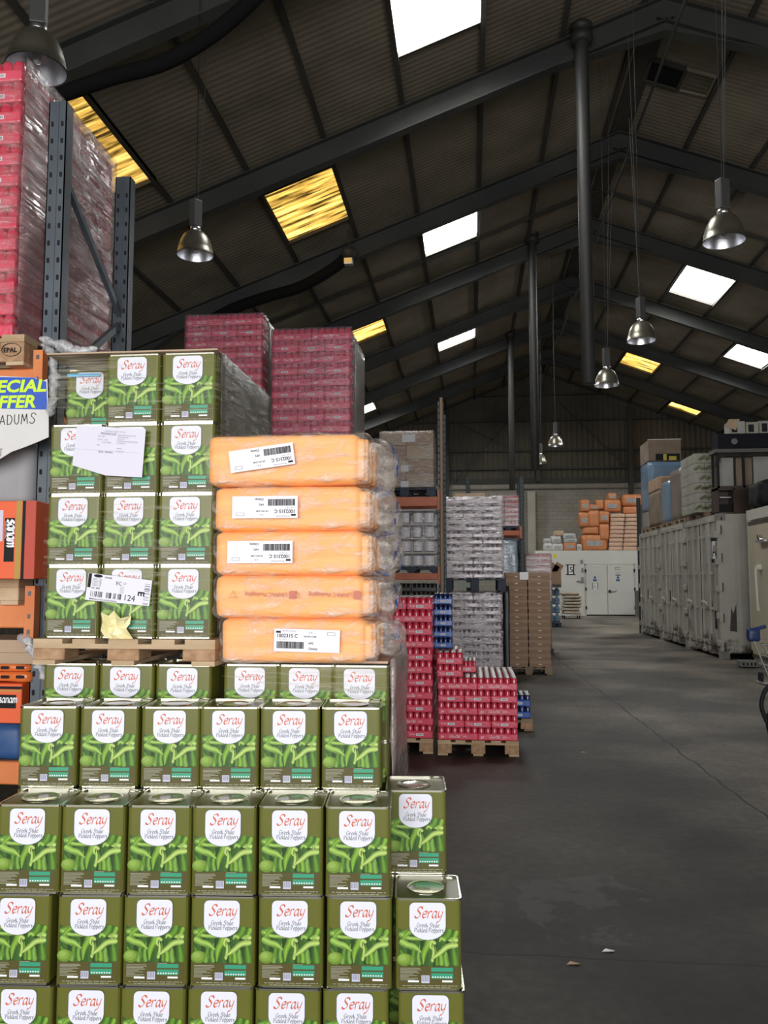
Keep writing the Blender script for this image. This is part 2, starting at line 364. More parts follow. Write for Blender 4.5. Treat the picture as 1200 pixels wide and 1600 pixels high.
# floor: worn concrete with pour joints
fm = mat('worn_concrete', (.034, .031, .028), (.140, .125, .100), scale=.5, rough=.62, bump=.15, bscale=5, lo=.40, hi=.68, detail=9, spec=.35)
def floor_detail(m):
    N = m.node_tree.nodes; L = m.node_tree.links; b = N['Principled BSDF']
    base = b.inputs['Base Color'].links[0].from_socket
    tc = N.new('ShaderNodeTexCoord'); sep = N.new('ShaderNodeSeparateXYZ'); L.new(tc.outputs['Object'], sep.inputs[0])
    wob = N.new('ShaderNodeTexNoise'); wob.inputs['Scale'].default_value = 2.2; wob.inputs['Detail'].default_value = 6; L.new(tc.outputs['Object'], wob.inputs['Vector'])
    def M(op, a, b_=None, c=None):
        n = N.new('ShaderNodeMath'); n.operation = op
        for i, v in enumerate((a, b_, c)):
            if v is None: continue
            if isinstance(v, (int, float)): n.inputs[i].default_value = v
            else: L.new(v, n.inputs[i])
        return n.outputs[0]
    x, y, w = sep.outputs[0], sep.outputs[1], wob.outputs['Fac']
    d = None
    ww = M('MULTIPLY_ADD', w, .12, -.06)
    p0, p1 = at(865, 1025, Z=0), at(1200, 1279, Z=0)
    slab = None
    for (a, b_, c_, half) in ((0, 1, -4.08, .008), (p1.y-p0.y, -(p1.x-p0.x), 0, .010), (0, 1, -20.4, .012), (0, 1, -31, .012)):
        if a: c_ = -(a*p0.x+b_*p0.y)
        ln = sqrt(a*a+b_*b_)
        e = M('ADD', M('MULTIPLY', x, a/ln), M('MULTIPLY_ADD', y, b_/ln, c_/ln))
        if a:      # the floor grades paler beyond the long joint
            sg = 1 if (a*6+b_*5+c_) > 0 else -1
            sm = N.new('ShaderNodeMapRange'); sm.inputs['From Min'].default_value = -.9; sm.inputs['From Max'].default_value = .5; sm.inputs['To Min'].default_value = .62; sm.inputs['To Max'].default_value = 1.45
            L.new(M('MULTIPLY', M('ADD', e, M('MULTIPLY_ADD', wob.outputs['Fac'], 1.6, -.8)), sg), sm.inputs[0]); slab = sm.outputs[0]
        e = M('ABSOLUTE', M('ADD', e, ww)); e = M('LESS_THAN', e, half)
        d = e if d is None else M('MAXIMUM', d, e)
    fine = N.new('ShaderNodeTexNoise'); fine.inputs['Scale'].default_value = 14; fine.inputs['Detail'].default_value = 8; L.new(tc.outputs['Object'], fine.inputs['Vector'])
    mrf = N.new('ShaderNodeMapRange'); mrf.inputs['From Min'].default_value = .3; mrf.inputs['From Max'].default_value = .7; mrf.inputs['To Min'].default_value = .75; mrf.inputs['To Max'].default_value = 1.28
    L.new(fine.outputs['Fac'], mrf.inputs[0])
    mul = N.new('ShaderNodeMix'); mul.data_type = 'RGBA'; mul.blend_type = 'MULTIPLY'; mul.inputs[0].default_value = 1
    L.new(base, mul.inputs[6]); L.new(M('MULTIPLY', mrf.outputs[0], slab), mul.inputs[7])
    # scuffed pale plaster marks in the middle of the aisle
    sc = N.new('ShaderNodeTexNoise'); sc.inputs['Scale'].default_value = 1.7; sc.inputs['Detail'].default_value = 10; sc.inputs['Roughness'].default_value = .75
    L.new(tc.outputs['Object'], sc.inputs['Vector'])
    dx = M('ABSOLUTE', M('ADD', x, -.62)); dy = M('ABSOLUTE', M('ADD', y, -4.75))
    inb = M('LESS_THAN', M('ADD', M('ADD', M('MULTIPLY', M('MULTIPLY', dx, dx), 4.5), M('MULTIPLY', M('MULTIPLY', dy, dy), 2.2)), M('MULTIPLY_ADD', wob.outputs['Fac'], 2.4, -1.2)), .55)
    k = M('MULTIPLY', inb, M('GREATER_THAN', sc.outputs['Fac'], .50)); k = M('MULTIPLY', k, .30)
    mk = N.new('ShaderNodeMix'); mk.data_type = 'RGBA'; L.new(k, mk.inputs[0]); L.new(mul.outputs[2], mk.inputs[6]); mk.inputs[7].default_value = (.13, .13, .13, 1)
    mx = N.new('ShaderNodeMix'); mx.data_type = 'RGBA'; L.new(d, mx.inputs[0]); L.new(mk.outputs[2], mx.inputs[6]); mx.inputs[7].default_value = (.008, .008, .008, 1)
    L.new(mx.outputs[2], b.inputs['Base Color'])
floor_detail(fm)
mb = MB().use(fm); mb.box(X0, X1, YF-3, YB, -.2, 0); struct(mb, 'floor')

# roof sheets with openings for the rooflights
PUR = [XR-HALF+.25] + [XR-.42-1.66*k for k in range(8, -1, -1)]
PURL = [x for x in PUR if x < XR]; PURR = [XR+1.66*k for k in range(1, 10)]
STEP = 1.66
ROOFL = mat('rl', (1, 1, 1))
SHEET = wave_mat('fibre_cement_sheet', (.145, .124, .088), (.24, .208, .15), 'Y', .15, rough=.9, bump=.22)
# (side, purlin bay index from the ridge, y0, y1, colour)
def bay(side, k):
    a = (.42 if side == 'L' else 0)+STEP*k; b = a+STEP
    return (XR-b, XR-a) if side == 'L' else (XR+a, XR+b)
LIGHTS = [('L', 2, 12.6, 15.0, 'w'), ('L', 4, 17.75, 20.5, 'y'), ('L', 2, 22.5, 24.85, 'w'), ('L', 2, 33.3, 35.6, 'w'),
          ('L', 4, 28.4, 30.4, 'y'), ('L', 5, 39.3, 41.3, 'w'), ('L', 6, 11.9, 15.6, 'y'),
          ('R', 2, 28.1, 31.0, 'w'), ('R', 2, 39.1, 41.4, 'y'), ('R', 4, 33.9, 35.8, 'w'), ('R', 4, 44.8, 46.0, 'y')]
def fix_bay(b, side, k):
    return b
def roof_sheet(side):
    mb = MB().use(SHEET); xs = [XR-HALF-.3]+[XR-.42-STEP*k for k in range(8, -1, -1)]+[XR]
    if side == 'R': xs = [XR+STEP*k for k in range(10)]+[XR+HALF+.3]
    for xa, xb in zip(xs, xs[1:]):
        holes = sorted((y0, y1) for s, k, y0, y1, c in LIGHTS if s == side and abs(bay(s, k)[0]-xa) < .01)
        y = YF-3
        segs = []
        for h0, h1 in holes: segs.append((y, h0)); y = h1
        segs.append((y, YB))
        for a, b in segs:
            for dz in (0, .04):
                mb.quad((xa, a, roof(xa)+dz), (xb, a, roof(xb)+dz), (xb, b, roof(xb)+dz), (xa, b, roof(xa)+dz))
    return struct(mb, 'ceiling')
roof_sheet('L'); roof_sheet('R')

def skylight_mats():
    w = bpy.data.materials.new('clear_rooflight_sheet'); w.use_nodes = True; N = w.node_tree.nodes; L = w.node_tree.links
    tr = N.new('ShaderNodeBsdfTransparent'); tr.inputs[0].default_value = (.95, .97, .98, 1); tl = N.new('ShaderNodeBsdfTranslucent'); tl.inputs[0].default_value = (.9, .92, .92, 1)
    mx = N.new('ShaderNodeMixShader'); mx.inputs[0].default_value = .25
    L.new(tr.outputs[0], mx.inputs[1]); L.new(tl.outputs[0], mx.inputs[2]); L.new(mx.outputs[0], N['Material Output'].inputs[0])
    y = bpy.data.materials.new('aged_yellow_rooflight_sheet'); y.use_nodes = True; N = y.node_tree.nodes; L = y.node_tree.links
    tl = N.new('ShaderNodeBsdfTranslucent'); tc = N.new('ShaderNodeTexCoord')
    mp = N.new('ShaderNodeMapping'); mp.inputs['Scale'].default_value = (.55, 5.5, .55); L.new(tc.outputs['Object'], mp.inputs[0])
    nz = N.new('ShaderNodeTexNoise'); nz.inputs['Scale'].default_value = 1.6; nz.inputs['Detail'].default_value = 5; L.new(mp.outputs[0], nz.inputs['Vector'])
    rp = N.new('ShaderNodeValToRGB'); e = rp.color_ramp.elements; e[0].position = .36; e[0].color = (.03, .018, .004, 1); e[1].position = .72; e[1].color = (.85, .55, .17, 1)
    e2 = rp.color_ramp.elements.new(.52); e2.color = (.42, .24, .045, 1)
    L.new(nz.outputs['Fac'], rp.inputs[0]); L.new(rp.outputs[0], tl.inputs[0]); L.new(tl.outputs[0], N['Material Output'].inputs[0])
    return w, y
SKW, SKY = skylight_mats()
th = atan(SL)
for i, (s, k, y0, y1, c) in enumerate(LIGHTS):
    xa, xb = bay(s, k); za, zb = roof(xa), roof(xb)
    mb = MB().use(SKW if c == 'w' else SKY)
    n = int((y1-y0)/.075)                      # corrugated sheet
    for j in range(n):
        a, b = y0+(y1-y0)*j/n, y0+(y1-y0)*(j+1)/n
        da, db = (.03 if j % 2 else 0), (0 if j % 2 else .03)
        mb.quad((xa, a, za+da), (xb, a, zb+da), (xb, b, zb+db), (xa, b, za+db))
    struct(mb, 'window_%d' % (i+1))
    mb = MB().use(PURLIN)                      # the kerb round the opening
    for (p, q) in (((xa, y0), (xb, y0)), ((xa, y1), (xb, y1)), ((xa, y0), (xa, y1)), ((xb, y0), (xb, y1))):
        mb.bar((*p, roof(p[0])-.03), (*q, roof(q[0])-.03), .05, .10)
    struct(mb, 'trim_kerb_%d' % (i+1))
    xm = (xa+xb)/2; sl = (xb-xa)/cos(th)
    sg = 1 if s == 'L' else -1
    nrm = Vector((-SL*sg, 0, 1)).normalized()
    area('sky_over_rooflight', Vector((xm, (y0+y1)/2, roof(xm)))+nrm*.25, (0, -th*sg, 0), sl*1.25, (y1-y0)*1.15,
         (SKY_POWER if c == 'w' else SKY_POWER*.085), (1, .98, .95))

# portal frames: rafters with apex haunch and columns
FR = [-4.2, 1.0, 6.2, 11.4, 16.6, 21.75, 27.05, 32.3, 37.5, 42.7]
def isec(mb, p, q, d, w=.2, t=.014):
    """I section between p and q (centre line of the top flange)"""
    dn = Vector((0, 0, -1)); dirv = (Vector(q)-Vector(p)).normalized()
    up = Vector((0, 1, 0)).cross(dirv); up = up if up.z > 0 else -up
    p, q = Vector(p), Vector(q)
    for off in (t, d-t):
        mb.bar(p-up*off, q-up*off, w, t*2, up=up)
    mb.bar(p-up*d/2, q-up*d/2, t, d-t*2, up=up)
for i, y in enumerate(FR):
    mb = MB().use(FRAME); D = .50
    for sg in (-1, 1):
        xe = XR+sg*(HALF-.3)
        isec(mb, (XR, y, ZR-.12), (xe, y, roof(xe)-.12), D, w=.24)
        # apex and eaves haunches
        for (xa, xb, da, db) in ((XR, XR+sg*2.2, .22, 0), (xe, xe-sg*2.6, .85, 0)):
            za, zb = roof(xa)-.12-D/cos(th), roof(xb)-.12-D/cos(th)
            for yy in (y-.007, y+.007):
                mb.add([(xa, yy, za+.03), (xb, yy, zb+.03), (xa, yy, za-da)], [(0, 1, 2)])
            mb.bar((xa, y, za-da), (xb, y, zb), .26, .02)
        mb.box(min(xe, xe+sg*.3), max(xe, xe+sg*.3), y-.11, y+.11, 0, roof(xe)-.25)
    mb.add([(XR-.3, y-.012, roof(XR-.3)-.11), (XR-.3, y-.012, roof(XR-.3)-.72), (XR+.3, y-.012, roof(XR+.3)-.72), (XR+.3, y-.012, roof(XR+.3)-.11), (XR, y-.012, ZR-.10)], [(0, 1, 2, 3, 4)])
    struct(mb, 'trim_%d' % (i+1))
nt_ = len(FR)
for x in PURL+PURR:
    nt_ += 1; mb = MB().use(PURLIN)
    mb.box(x-.025, x+.025, YF, YB, roof(x)-.12, roof(x)-.015); mb.box(x-.05, x+.05, YF, YB, roof(x)-.125, roof(x)-.11)
    struct(mb, 'trim_%d' % nt_)
# sheet lap rails parallel to the rafters
for j, y in enumerate([YF+1.73*k for k in range(34)]):
    if min(abs(y-f) for f in FR) < .35 or y > YB-.3: continue
    if any(l[2]-.1 < y < l[3]+.1 for l in LIGHTS): continue
    nt_ += 1; mb = MB().use(PURLIN)
    for sg in (-1, 1):
        xe = XR+sg*(HALF-.2); mb.bar((XR, y, ZR-.07), (xe, y, roof(xe)-.07), .07, .10)
    struct(mb, 'trim_%d' % nt_)
# ridge piece and the conduit under the ridge
mb = MB().use(PURLIN); mb.box(XR-.25, XR+.25, YF, YB, ZR-.13, ZR-.09); nt_ += 1; struct(mb, 'trim_%d' % nt_)
tag(MB().use(FRAME).tube([(XR+.0, 2, ZR-1.32), (XR-.02, 25, ZR-1.34), (XR-.05, 46, ZR-1.36)], .035, 8).build('conduit'), 'long dark conduit pipe running under the roof ridge', 'conduit')

# walls
CLAD = wave_mat('dark_wall_cladding', (.075, .066, .05), (.12, .108, .082), 'X', .30, rough=.85, bump=1.0, nscale=.5)
def block_mat():
    m = mat('painted_blockwork', (.30, .28, .235), (.36, .34, .29), scale=1.2, rough=.9, bump=.02)
    N = m.node_tree.nodes; L = m.node_tree.links; b = N['Principled BSDF']; base = b.inputs['Base Color'].links[0].from_socket
    tc = N.new('ShaderNodeTexCoord'); mp = N.new('ShaderNodeMapping'); mp.inputs['Rotation'].default_value = (radians(90), 0, 0)
    L.new(tc.outputs['Object'], mp.inputs[0]); br = N.new('ShaderNodeTexBrick'); L.new(mp.outputs[0], br.inputs['Vector'])
    br.inputs['Scale'].default_value = 1; br.inputs['Brick Width'].default_value = .45; br.inputs['Row Height'].default_value = .225; br.inputs['Mortar Size'].default_value = .012
    br.inputs['Mortar'].default_value = (.6, .6, .6, 1); br.inputs['Color1'].default_value = (1, 1, 1, 1); br.inputs['Color2'].default_value = (.9, .9, .9, 1)
    mx = N.new('ShaderNodeMix'); mx.data_type = 'RGBA'; mx.blend_type = 'MULTIPLY'; mx.inputs[0].default_value = 1
    L.new(base, mx.inputs[6]); L.new(br.outputs['Color'], mx.inputs[7]); L.new(mx.outputs[2], b.inputs['Base Color'])
    return m
BLOCK = block_mat(); ZC = 7.35
mb = MB().use(CLAD)
def ribbed(mb, y, xa, xb, z0, topf, period=.15, depth=.045):
    n = int((xb-xa)/period)
    for i in range(n):
        a, b = xa+i*period, xa+(i+1)*period; o1 = -depth if i % 2 else 0; o2 = 0 if i % 2 else -depth
        m_ = a+period*.62
        mb.quad((a, y+o1, z0), (m_, y+o1, z0), (m_, y+o1, topf(m_)), (a, y+o1, topf(a)))
        mb.quad((m_, y+o1, z0), (b, y+o2, z0), (b, y+o2, topf(b)), (m_, y+o1, topf(m_)))
ribbed(mb, YB, X0, X1, ZC-.1, lambda x: roof(x)+.02)
mb.box(X0, X1, YB+.05, YB+.1, ZC-.1, EAVE)
struct(mb, 'wall_back')
mb = MB().use(BLOCK).box(X0, X1, YB-.1, YB+.2, 0, ZC-.05); struct(mb, 'wall_back_lower')
mb = MB().use(FRAME)
for z, h in ((ZC+.05, .28), (ZC+.75, .1), (9.15, .1), (10.9, .1), (12.4, .08)):
    w = min(HALF, (ZR-z)/SL)-.1; mb.box(XR-w, XR+w, YB-.22, YB-.06, z-h/2, z+h/2)
for a, b in (((-.9, ZC), (3.2, 11.9)), ((9.6, ZC), (5.2, 11.9)), ((-.8, 10.9), (2.6, 9.15))):
    mb.bar((a[0], YB-.3, a[1]), (b[0], YB-.3, b[1]), .05, .08)
nt_ += 1; struct(mb, 'trim_%d' % nt_)
mb = MB().use(FRAME)
for x in (-6.5, -1.3, 3.9, 9.1, 14.5): mb.box(x-.12, x+.12, YB-.42, YB-.18, 0 if x != 3.9 else ZC, roof(x)-.3)
nt_ += 1; struct(mb, 'trim_%d' % nt_)
mb = MB().use(mat('pale_sill_paint', (.22, .21, .18), rough=.8)).box(X0, X1, YB-.3, YB-.1, ZC-.42, ZC-.34); nt_ += 1; struct(mb, 'trim_%d' % nt_)
pl0, pl1 = at(824, 768, Y=47.4), at(836, 768, Y=47.4)
mb = MB().use(mat('white_pillar_paint', (.42, .39, .33), (.48, .45, .38), scale=1, rough=.85)).box(pl0.x, pl1.x, 47.35, 47.85, 0, pl0.z); struct(mb, 'trim_pillar')
WALLM = wave_mat('side_cladding', (.06, .055, .045), (.09, .08, .065), 'Y', .30, rough=.9)
struct(MB().use(WALLM).box(X0-.1, X0, YF, YB, 0, EAVE+.1), 'wall_left')
struct(MB().use(WALLM).box(X1, X1+.1, YF, YB, 0, EAVE+.1), 'wall_right')
mb = MB().use(WALLM); mb.box(X0, DOOR[0], YF-.1, YF, 0, EAVE); mb.box(DOOR[1], X1, YF-.1, YF, 0, EAVE); mb.box(DOOR[0], DOOR[1], YF-.1, YF, DOOR[3], EAVE)
mb.add([(X0, YF, EAVE), (X1, YF, EAVE), (XR, YF, ZR)], [(0, 1, 2)]); struct(mb, 'wall_front')

# ================================================================== ROOF FITTINGS
# hanging ventilation pipes
for n_, (a, b, Y, lab) in enumerate((((905, 52), (923, 600), 16.3, 'nearest and longest looking dark vertical pipe hanging from the roof'),
                                     ((830, 370), (838, 735), 26.75, 'middle dark vertical pipe hanging from the roof, behind the longest'),
                                     ((797, 520), (801, 765), 37.2, 'farthest and thinest looking dark vertical pipe hanging from the roof'.replace('thinest', 'thinnest')))):
    p, q = at(*a, Y=Y), at(*b, Y=Y); x = (p.x+q.x)/2; top = roof(x)-.05
    t = thing('roof_pipe', lab, 'pipe', (x, Y, q.z), group='hanging roof pipes'); h = top-q.z
    MB().use(mat('black_pipe_paint', (.028, .028, .026), rough=.55, spec=.4)).lathe([(0, 0), (.125, 0), (.135, .01), (.135, h-.15), (.12, h)], n=18).build('pipe', t)
    MB().use(_M['black_pipe_paint']).lathe([(.13, -.22), (.21, -.2), (.23, -.1), (.21, -.02), (.15, .04), (.22, .08), (.22, .16), (.13, .2)], c=(0, 0, p.z-q.z), n=18).build('collar', t)

# high-bay lamps, unlit
def make_lamp():
    t = thing('high_bay_lamp', '', 'lamp')
    MB().use(mat('lamp_gear_box', (.05, .05, .05), rough=.5)).rbox(-.07, .07, -.06, .06, .42, .82, .01).build('gear_box', t)
    MB().use(ALU).lathe([(.05, .34), (.075, .345), (.075, .41), (.05, .42)], n=16).build('neck', t)
    mb = MB().use(mat('lamp_bell_outside', (.20, .19, .15), rough=.35, metal=.8))
    pr = [(.06, .35), (.12, .335), (.175, .28), (.215, .20), (.245, .10), (.262, .0), (.272, -.005)]
    mb.lathe(pr, n=32).build('shade', t)
    MB().use(mat('lamp_reflector', (.8, .81, .86), rough=.32, metal=1)).lathe([(r-.006, z-.004) for r, z in pr[:-1]][::-1], n=32).build('reflector', t)
    MB().use(mat('lamp_bulb_glass', (.5, .5, .48), rough=.15)).lathe([(.0, .05), (.03, .06), (.045, .12), (.03, .22), (.025, .34)], n=12).build('bulb', t)
    return t
lp = [(58, 92, 6.8, 'large high bay lamp at the upper left corner, above the wrapped red cases', 1),
      (305, 388, 11.3, 'high bay lamp hanging left, below the dark roof beams and yellow rooflight', 1),
      (1131, 365, 10.7, 'nearest high bay lamp on the right side, above the bright right rooflight', 1),
      (1002, 524, 15.4, 'second high bay lamp of the right row, hanging left of the bright rooflight', 1),
      (948, 595, 18.2, 'third high bay lamp of the right row, beside the end of the long pipe', 1),
      (868, 692, 29, 'small distant high bay lamp, the right one of two before the end wall', 1),
      (845, 720, 35, 'farthest high bay lamp, the lower left of two before the end wall', 1),
      (716, 820, 47, None, 0)]
proto = None
WIRE = mat('lamp_wire', (.04, .04, .04), rough=.7)
for x, y, Y, lab, ok in lp:
    if not ok: continue
    p = at(x, y, Y=Y); base = p-Vector((0, 0, .1))
    if proto is None:
        proto = t = make_lamp(); t.location = base; t['label'] = lab; t['group'] = 'high bay lamps'
        t.rotation_euler = (0, 0, .3)
    else: t = copy_tree(proto, base, random.uniform(0, 3), lab, 'high bay lamps')
    h = roof(base.x)-.0-base.z
    mb = MB().use(WIRE); mb.tube([(0, 0, .8), (0, 0, h)], .006, 6); mb.tube([(.03, 0, .8), (.22, 0, h)], .004, 6); mb.build('suspension_wire', t)
# small floodlight under the left slope
p = at(545, 402, Y=21.2)
t = thing('floodlight', 'small floodlight fixed under the left roof slope beside a dark trunking', 'lamp', p)
MB().use(FRAME).lathe([(0, .25), (.16, .24), (.2, .12), (.17, 0), (0, -.02)], n=14).build('housing', t)
MB().use(ALU).rbox(-.12, .12, -.12, .06, -.22, -.04, .02).build('reflector', t)
MB().use(FRAME).tube([(0, 0, .2), (0, 0, roof(p.x)-p.z-.02)], .02, 6).build('stem', t)
# sagging dark trunking
def sag(pts, r, label):
    P = cr([at(x, y, Y=Y) for x, y, Y in pts], 8)
    tag(MB().use(mat('black_sleeve', (.008, .008, .008), rough=.9, spec=.1)).tube(P, r, 10).build('sagging_sleeve'), label, 'sleeve', 'sagging black sleeves')
sag([(430, -40, 10.2), (395, 0, 10.2), (330, 55, 10.2), (255, 98, 10.2), (170, 122, 10.2), (60, 160, 10.2)], .11, 'black cable sleeve sagging under the roof at the upper left')
sag([(546, 398, 21.3), (520, 420, 21.3), (470, 448, 21.3), (420, 463, 21.3), (370, 480, 21.3), (330, 500, 21.3)], .15, 'black cable sleeve sagging below the yellow rooflight')
# ceiling hatch (dark vent) on the right slope
def onroof(x, y, side='R', drop=.0):
    d = _F*FPX+_R*(x-600)+_U*(800-y); sg = 1 if side == 'R' else -1
    t = (ZR-drop+SL*sg*XR-EYE.z)/(d.z+SL*sg*d.x); return EYE+d*t
v = MB().use(HOLE); q = [onroof(x, y, drop=.05) for x, y in ((1018, 92), (1072, 108), (1058, 140), (1003, 124))]
v.add(q, [(0, 1, 2, 3), (3, 2, 1, 0)])
v.use(PURLIN)
for a, b in zip(q, q[1:]+q[:1]): v.bar(a, b, .08, .08)
q2 = [onroof(x, y, drop=.04) for x, y in ((1073, 108), (1118, 120), (1104, 150), (1060, 140))]
v.use(SHEET).add(q2, [(0, 1, 2, 3), (3, 2, 1, 0)])
for a, b in zip(q2, q2[1:]+q2[:1]): v.bar(a, b, .06, .06)
tag(v.build('roof_vent'), 'dark roof vent panel right of the ridge near the top', 'vent')

# ================================================================== TINS
OLIVE = mat('olive_tin_enamel', (.118, .122, .020), (.132, .136, .024), scale=3, rough=.32, coat=.12, spec=.3)
OLIVE_DK = mat('dark_olive_print', (.085, .075, .018), rough=.4, spec=.3)
BADGE = mat('white_badge_print', (.74, .75, .84), rough=.4, spec=.3)
BADGE_EDGE = mat('badge_outline_print', (.10, .12, .10), rough=.35)
ORED = mat('orange_red_print', (.60, .12, .055), rough=.4)
TEAL = mat('teal_print', (.03, .30, .17), rough=.4)
LILAC = mat('pale_lilac_print', (.55, .55, .72), rough=.4)
PALE = mat('pale_text_print', (.52, .52, .42), rough=.4)
TW, TH = .233, .313

def pepper(mb, pts, w, base, y, taper=1.0, tones=(.55, .85, 1.18, 1.0, .62)):
    """a printed pepper: a tapered strip with its own tones"""
    P = cr([(a, b) for a, b in pts], 6); n = len(P); rows = []
    for i, p in enumerate(P):
        d = (P[min(i+1, n-1)]-P[max(i-1, 0)]).normalized(); q = Vector((-d.y, d.x)); t = i/(n-1)
        ww = w*(1-.0*t)
        if taper: ww *= (min(1, (1-t)*3.2)**.7)*(1-.35*t)
        ww *= min(1, .55+t*5)
        rows.append([p+q*ww*k for k in (-1, -.6, -.2, .2, .6, 1)])
    for i in range(n-1):
        for k in range(5):
            tn = tones[k]; c = (base[0]*tn, base[1]*tn, base[2]*tn, 1); mb.col = c
            a, b, c2, d = rows[i][k], rows[i][k+1], rows[i+1][k+1], rows[i+1][k]
            mb.add([(a.x, y, a.y), (d.x, y, d.y), (c2.x, y, c2.y), (b.x, y, b.y)], [(0, 1, 2, 3)])
    mb.col = (1, 1, 1, 1)

def make_tin():
    t = thing('food_tin', '', 'tin')
    h = TW/2; r = .016
    mb = MB().use(OLIVE); mb.rbox(-h, h, 0, TW, .006, TH-.006, r, 3, vertical=True); mb.build('body', t)
    # seams top and bottom
    mb = MB().use(TIN)
    def ring(z0, z1, o, i):
        def loop(g):
            pts = []; rr = r+.001
            for cx, cy, a0 in ((h-rr, TW-rr, 0), (-h+rr, TW-rr, 90), (-h+rr, rr, 180), (h-rr, rr, 270)):
                for k in range(4):
                    a = radians(a0+30*k); pts.append((cx+(rr+g)*cos(a), cy+(rr+g)*sin(a)))
            return pts
        A, B = loop(o), loop(i); n = len(A)
        vs = [(*p, z0) for p in A]+[(*p, z1) for p in A]+[(*p, z1) for p in B]+[(*p, z0) for p in B]
        fs = []
        for k in range(n):
            k2 = (k+1) % n
            for q in range(3): fs.append((q*n+k, q*n+k2, (q+1)*n+k2, (q+1)*n+k))
        mb.add(vs, fs, False)
    ring(TH-.007, TH, .0025, -.004); mb.build('rim', t); mb = MB().use(TIN); ring(0, .006, .002, -.004)
    mb.build('bottom_seam', t)
    mb = MB().use(mat('tin_top_lacquer', (.50, .48, .34), (.58, .56, .42), scale=8, rough=.25, metal=.95))
    mb.rbox(-h+.002, h-.002, .002, TW-.002, TH-.012, TH-.0065, r, 3, vertical=True); mb.build('top_panel', t)
    cy = TW*.50
    mb = MB().use(TIN); z = TH-.0063
    mb.lathe([(.070, z), (.069, z+.004), (.064, z+.005), (.061, z+.001), (.060, z-.003+.0035), (.0, z+.001)], c=(-.006, cy, 0), n=36); mb.build('lid', t)
    mb = MB().use(TIN); mb.rbox(.058, .104, TW-.036, TW-.02, z, z+.004, .0015, 1)
    mb.tube([(.064, TW-.030, z+.004), (.066, TW-.033, z+.011), (.096, TW-.033, z+.011), (.100, TW-.030, z+.004)], .0028, 6); mb.build('handle', t)
    # printed picture band
    P = print_mat(); mb = MB().use(P); w = TW-2*r+.012; x0 = -w/2; zb = TH*.262; zt = TH*.675
    mb.col = (.035, .085, .018, 1); n = 14
    for i in range(n):
        a, b = x0+w*i/n, x0+w*(i+1)/n
        ta = zt-.010*abs(sin(i*1.9)); tb = zt-.010*abs(sin((i+1)*1.9))
        if i % 3 == 1: mb.col = (.05, .13, .022, 1)
        elif i % 3 == 2: mb.col = (.025, .06, .015, 1)
        else: mb.col = (.04, .10, .02, 1)
        mb.add([(a, -.0003, zb), (b, -.0003, zb), (b, -.0003, tb), (a, -.0003, ta)], [(0, 1, 2, 3)])
    G1 = (.20, .38, .045); G2 = (.29, .48, .09); G3 = (.11, .25, .03); G4 = (.40, .56, .14); G5 = (.17, .34, .06)
    def U(px, py): return (x0+w*(px/420), TH-(py/575)*TH)       # 420 x 575 artwork units
    def PP(pts, wd, c, lv, tp=1): pepper(mb, [U(*q) for q in pts], wd*TW/420, c, -.0004-.00006*lv, tp)
    L = [([(30, 250), (60, 290), (100, 330)], 20, G3), ([(5, 235), (40, 225), (110, 205)], 20, G5), ([(110, 400), (105, 350), (120, 300)], 16, G3),
         ([(150, 420), (140, 370), (150, 290)], 15, G5), ([(270, 420), (268, 370), (255, 290)], 14, G3), ([(400, 420), (395, 370), (380, 300)], 24, G3),
         ([(300, 420), (300, 380), (285, 320)], 18, G1), ([(340, 425), (330, 370), (335, 330)], 20, G5),
         ([(95, 422), (95, 385), (70, 350)], 17, G5), ([(60, 415), (40, 370), (10, 320)], 18, G3),
         ([(15, 225), (70, 250), (150, 255), (185, 262)], 14, G2), ([(110, 200), (60, 225), (15, 280)], 15, G1),
         ([(360, 190), (345, 230), (320, 250)], 22, G3), ([(410, 200), (385, 250), (340, 262)], 17, G1),
         ([(10, 268), (60, 292), (110, 305), (168, 345)], 23, G2), 
         ([(222, 235), (205, 290), (178, 345), (172, 420)], 24, G1), ([(235, 400), (245, 340), (240, 285)], 11, G4),
         ([(262, 285), (232, 270), (222, 300), (240, 325)], 13, G4), 
         ([(415, 290), (345, 300), (290, 340), (222, 388)], 20, G4), ([(330, 262), (300, 250), (285, 275)], 13, G2),
         ([(415, 262), (380, 255), (350, 268)], 17, G4), ([(395, 240), (372, 262), (385, 285)], 8, G2)]
    for i, (pts, wd, c) in enumerate(L): PP(pts, wd, c, i, 0 if i in (1, 12) else 1)
    cx, cz = U(42, 385); mb.col = (.36, .46, .07, 1)
    for k, rr in enumerate((.026, .020, .012)):
        mb.col = ((.14, .24, .03, 1), (.20, .33, .05, 1), (.26, .40, .08, 1))[k]
        pts = [(cx-.003*k+rr*1.05*cos(2*pi*j/14), -.0018-.0001*k, max(zb, cz+.003*k+rr*.85*sin(2*pi*j/14))) for j in range(14)]
        mb.add(pts, [tuple(range(14))])
    mb.col = (1, 1, 1, 1)
    mb.build('pepper_picture', t)
    # badge
    def badge(mb, g, y):
        bw = TW*.275+g; zt_ = TH*(1-.045)+g*.8; zs = TH*(1-.30); zb_ = TH*(1-.452)-g; cxb = -.003; pts = []
        rr = .018
        for k in range(5): a = radians(90*k/4); pts.append((cxb+bw-rr+rr*cos(a), zt_-rr+rr*sin(a)))
        for k in range(5): a = radians(90+90*k/4); pts.append((cxb-bw+rr+rr*cos(a), zt_-rr+rr*sin(a)))
        for k in range(13): a = pi+pi*k/12; pts.append((cxb+bw*cos(a)*1.0, zs+(zs-zb_)*sin(a)*(1.0)))
        mb.add([(p[0], y, p[1]) for p in pts], [tuple(range(len(pts)))[::-1]])
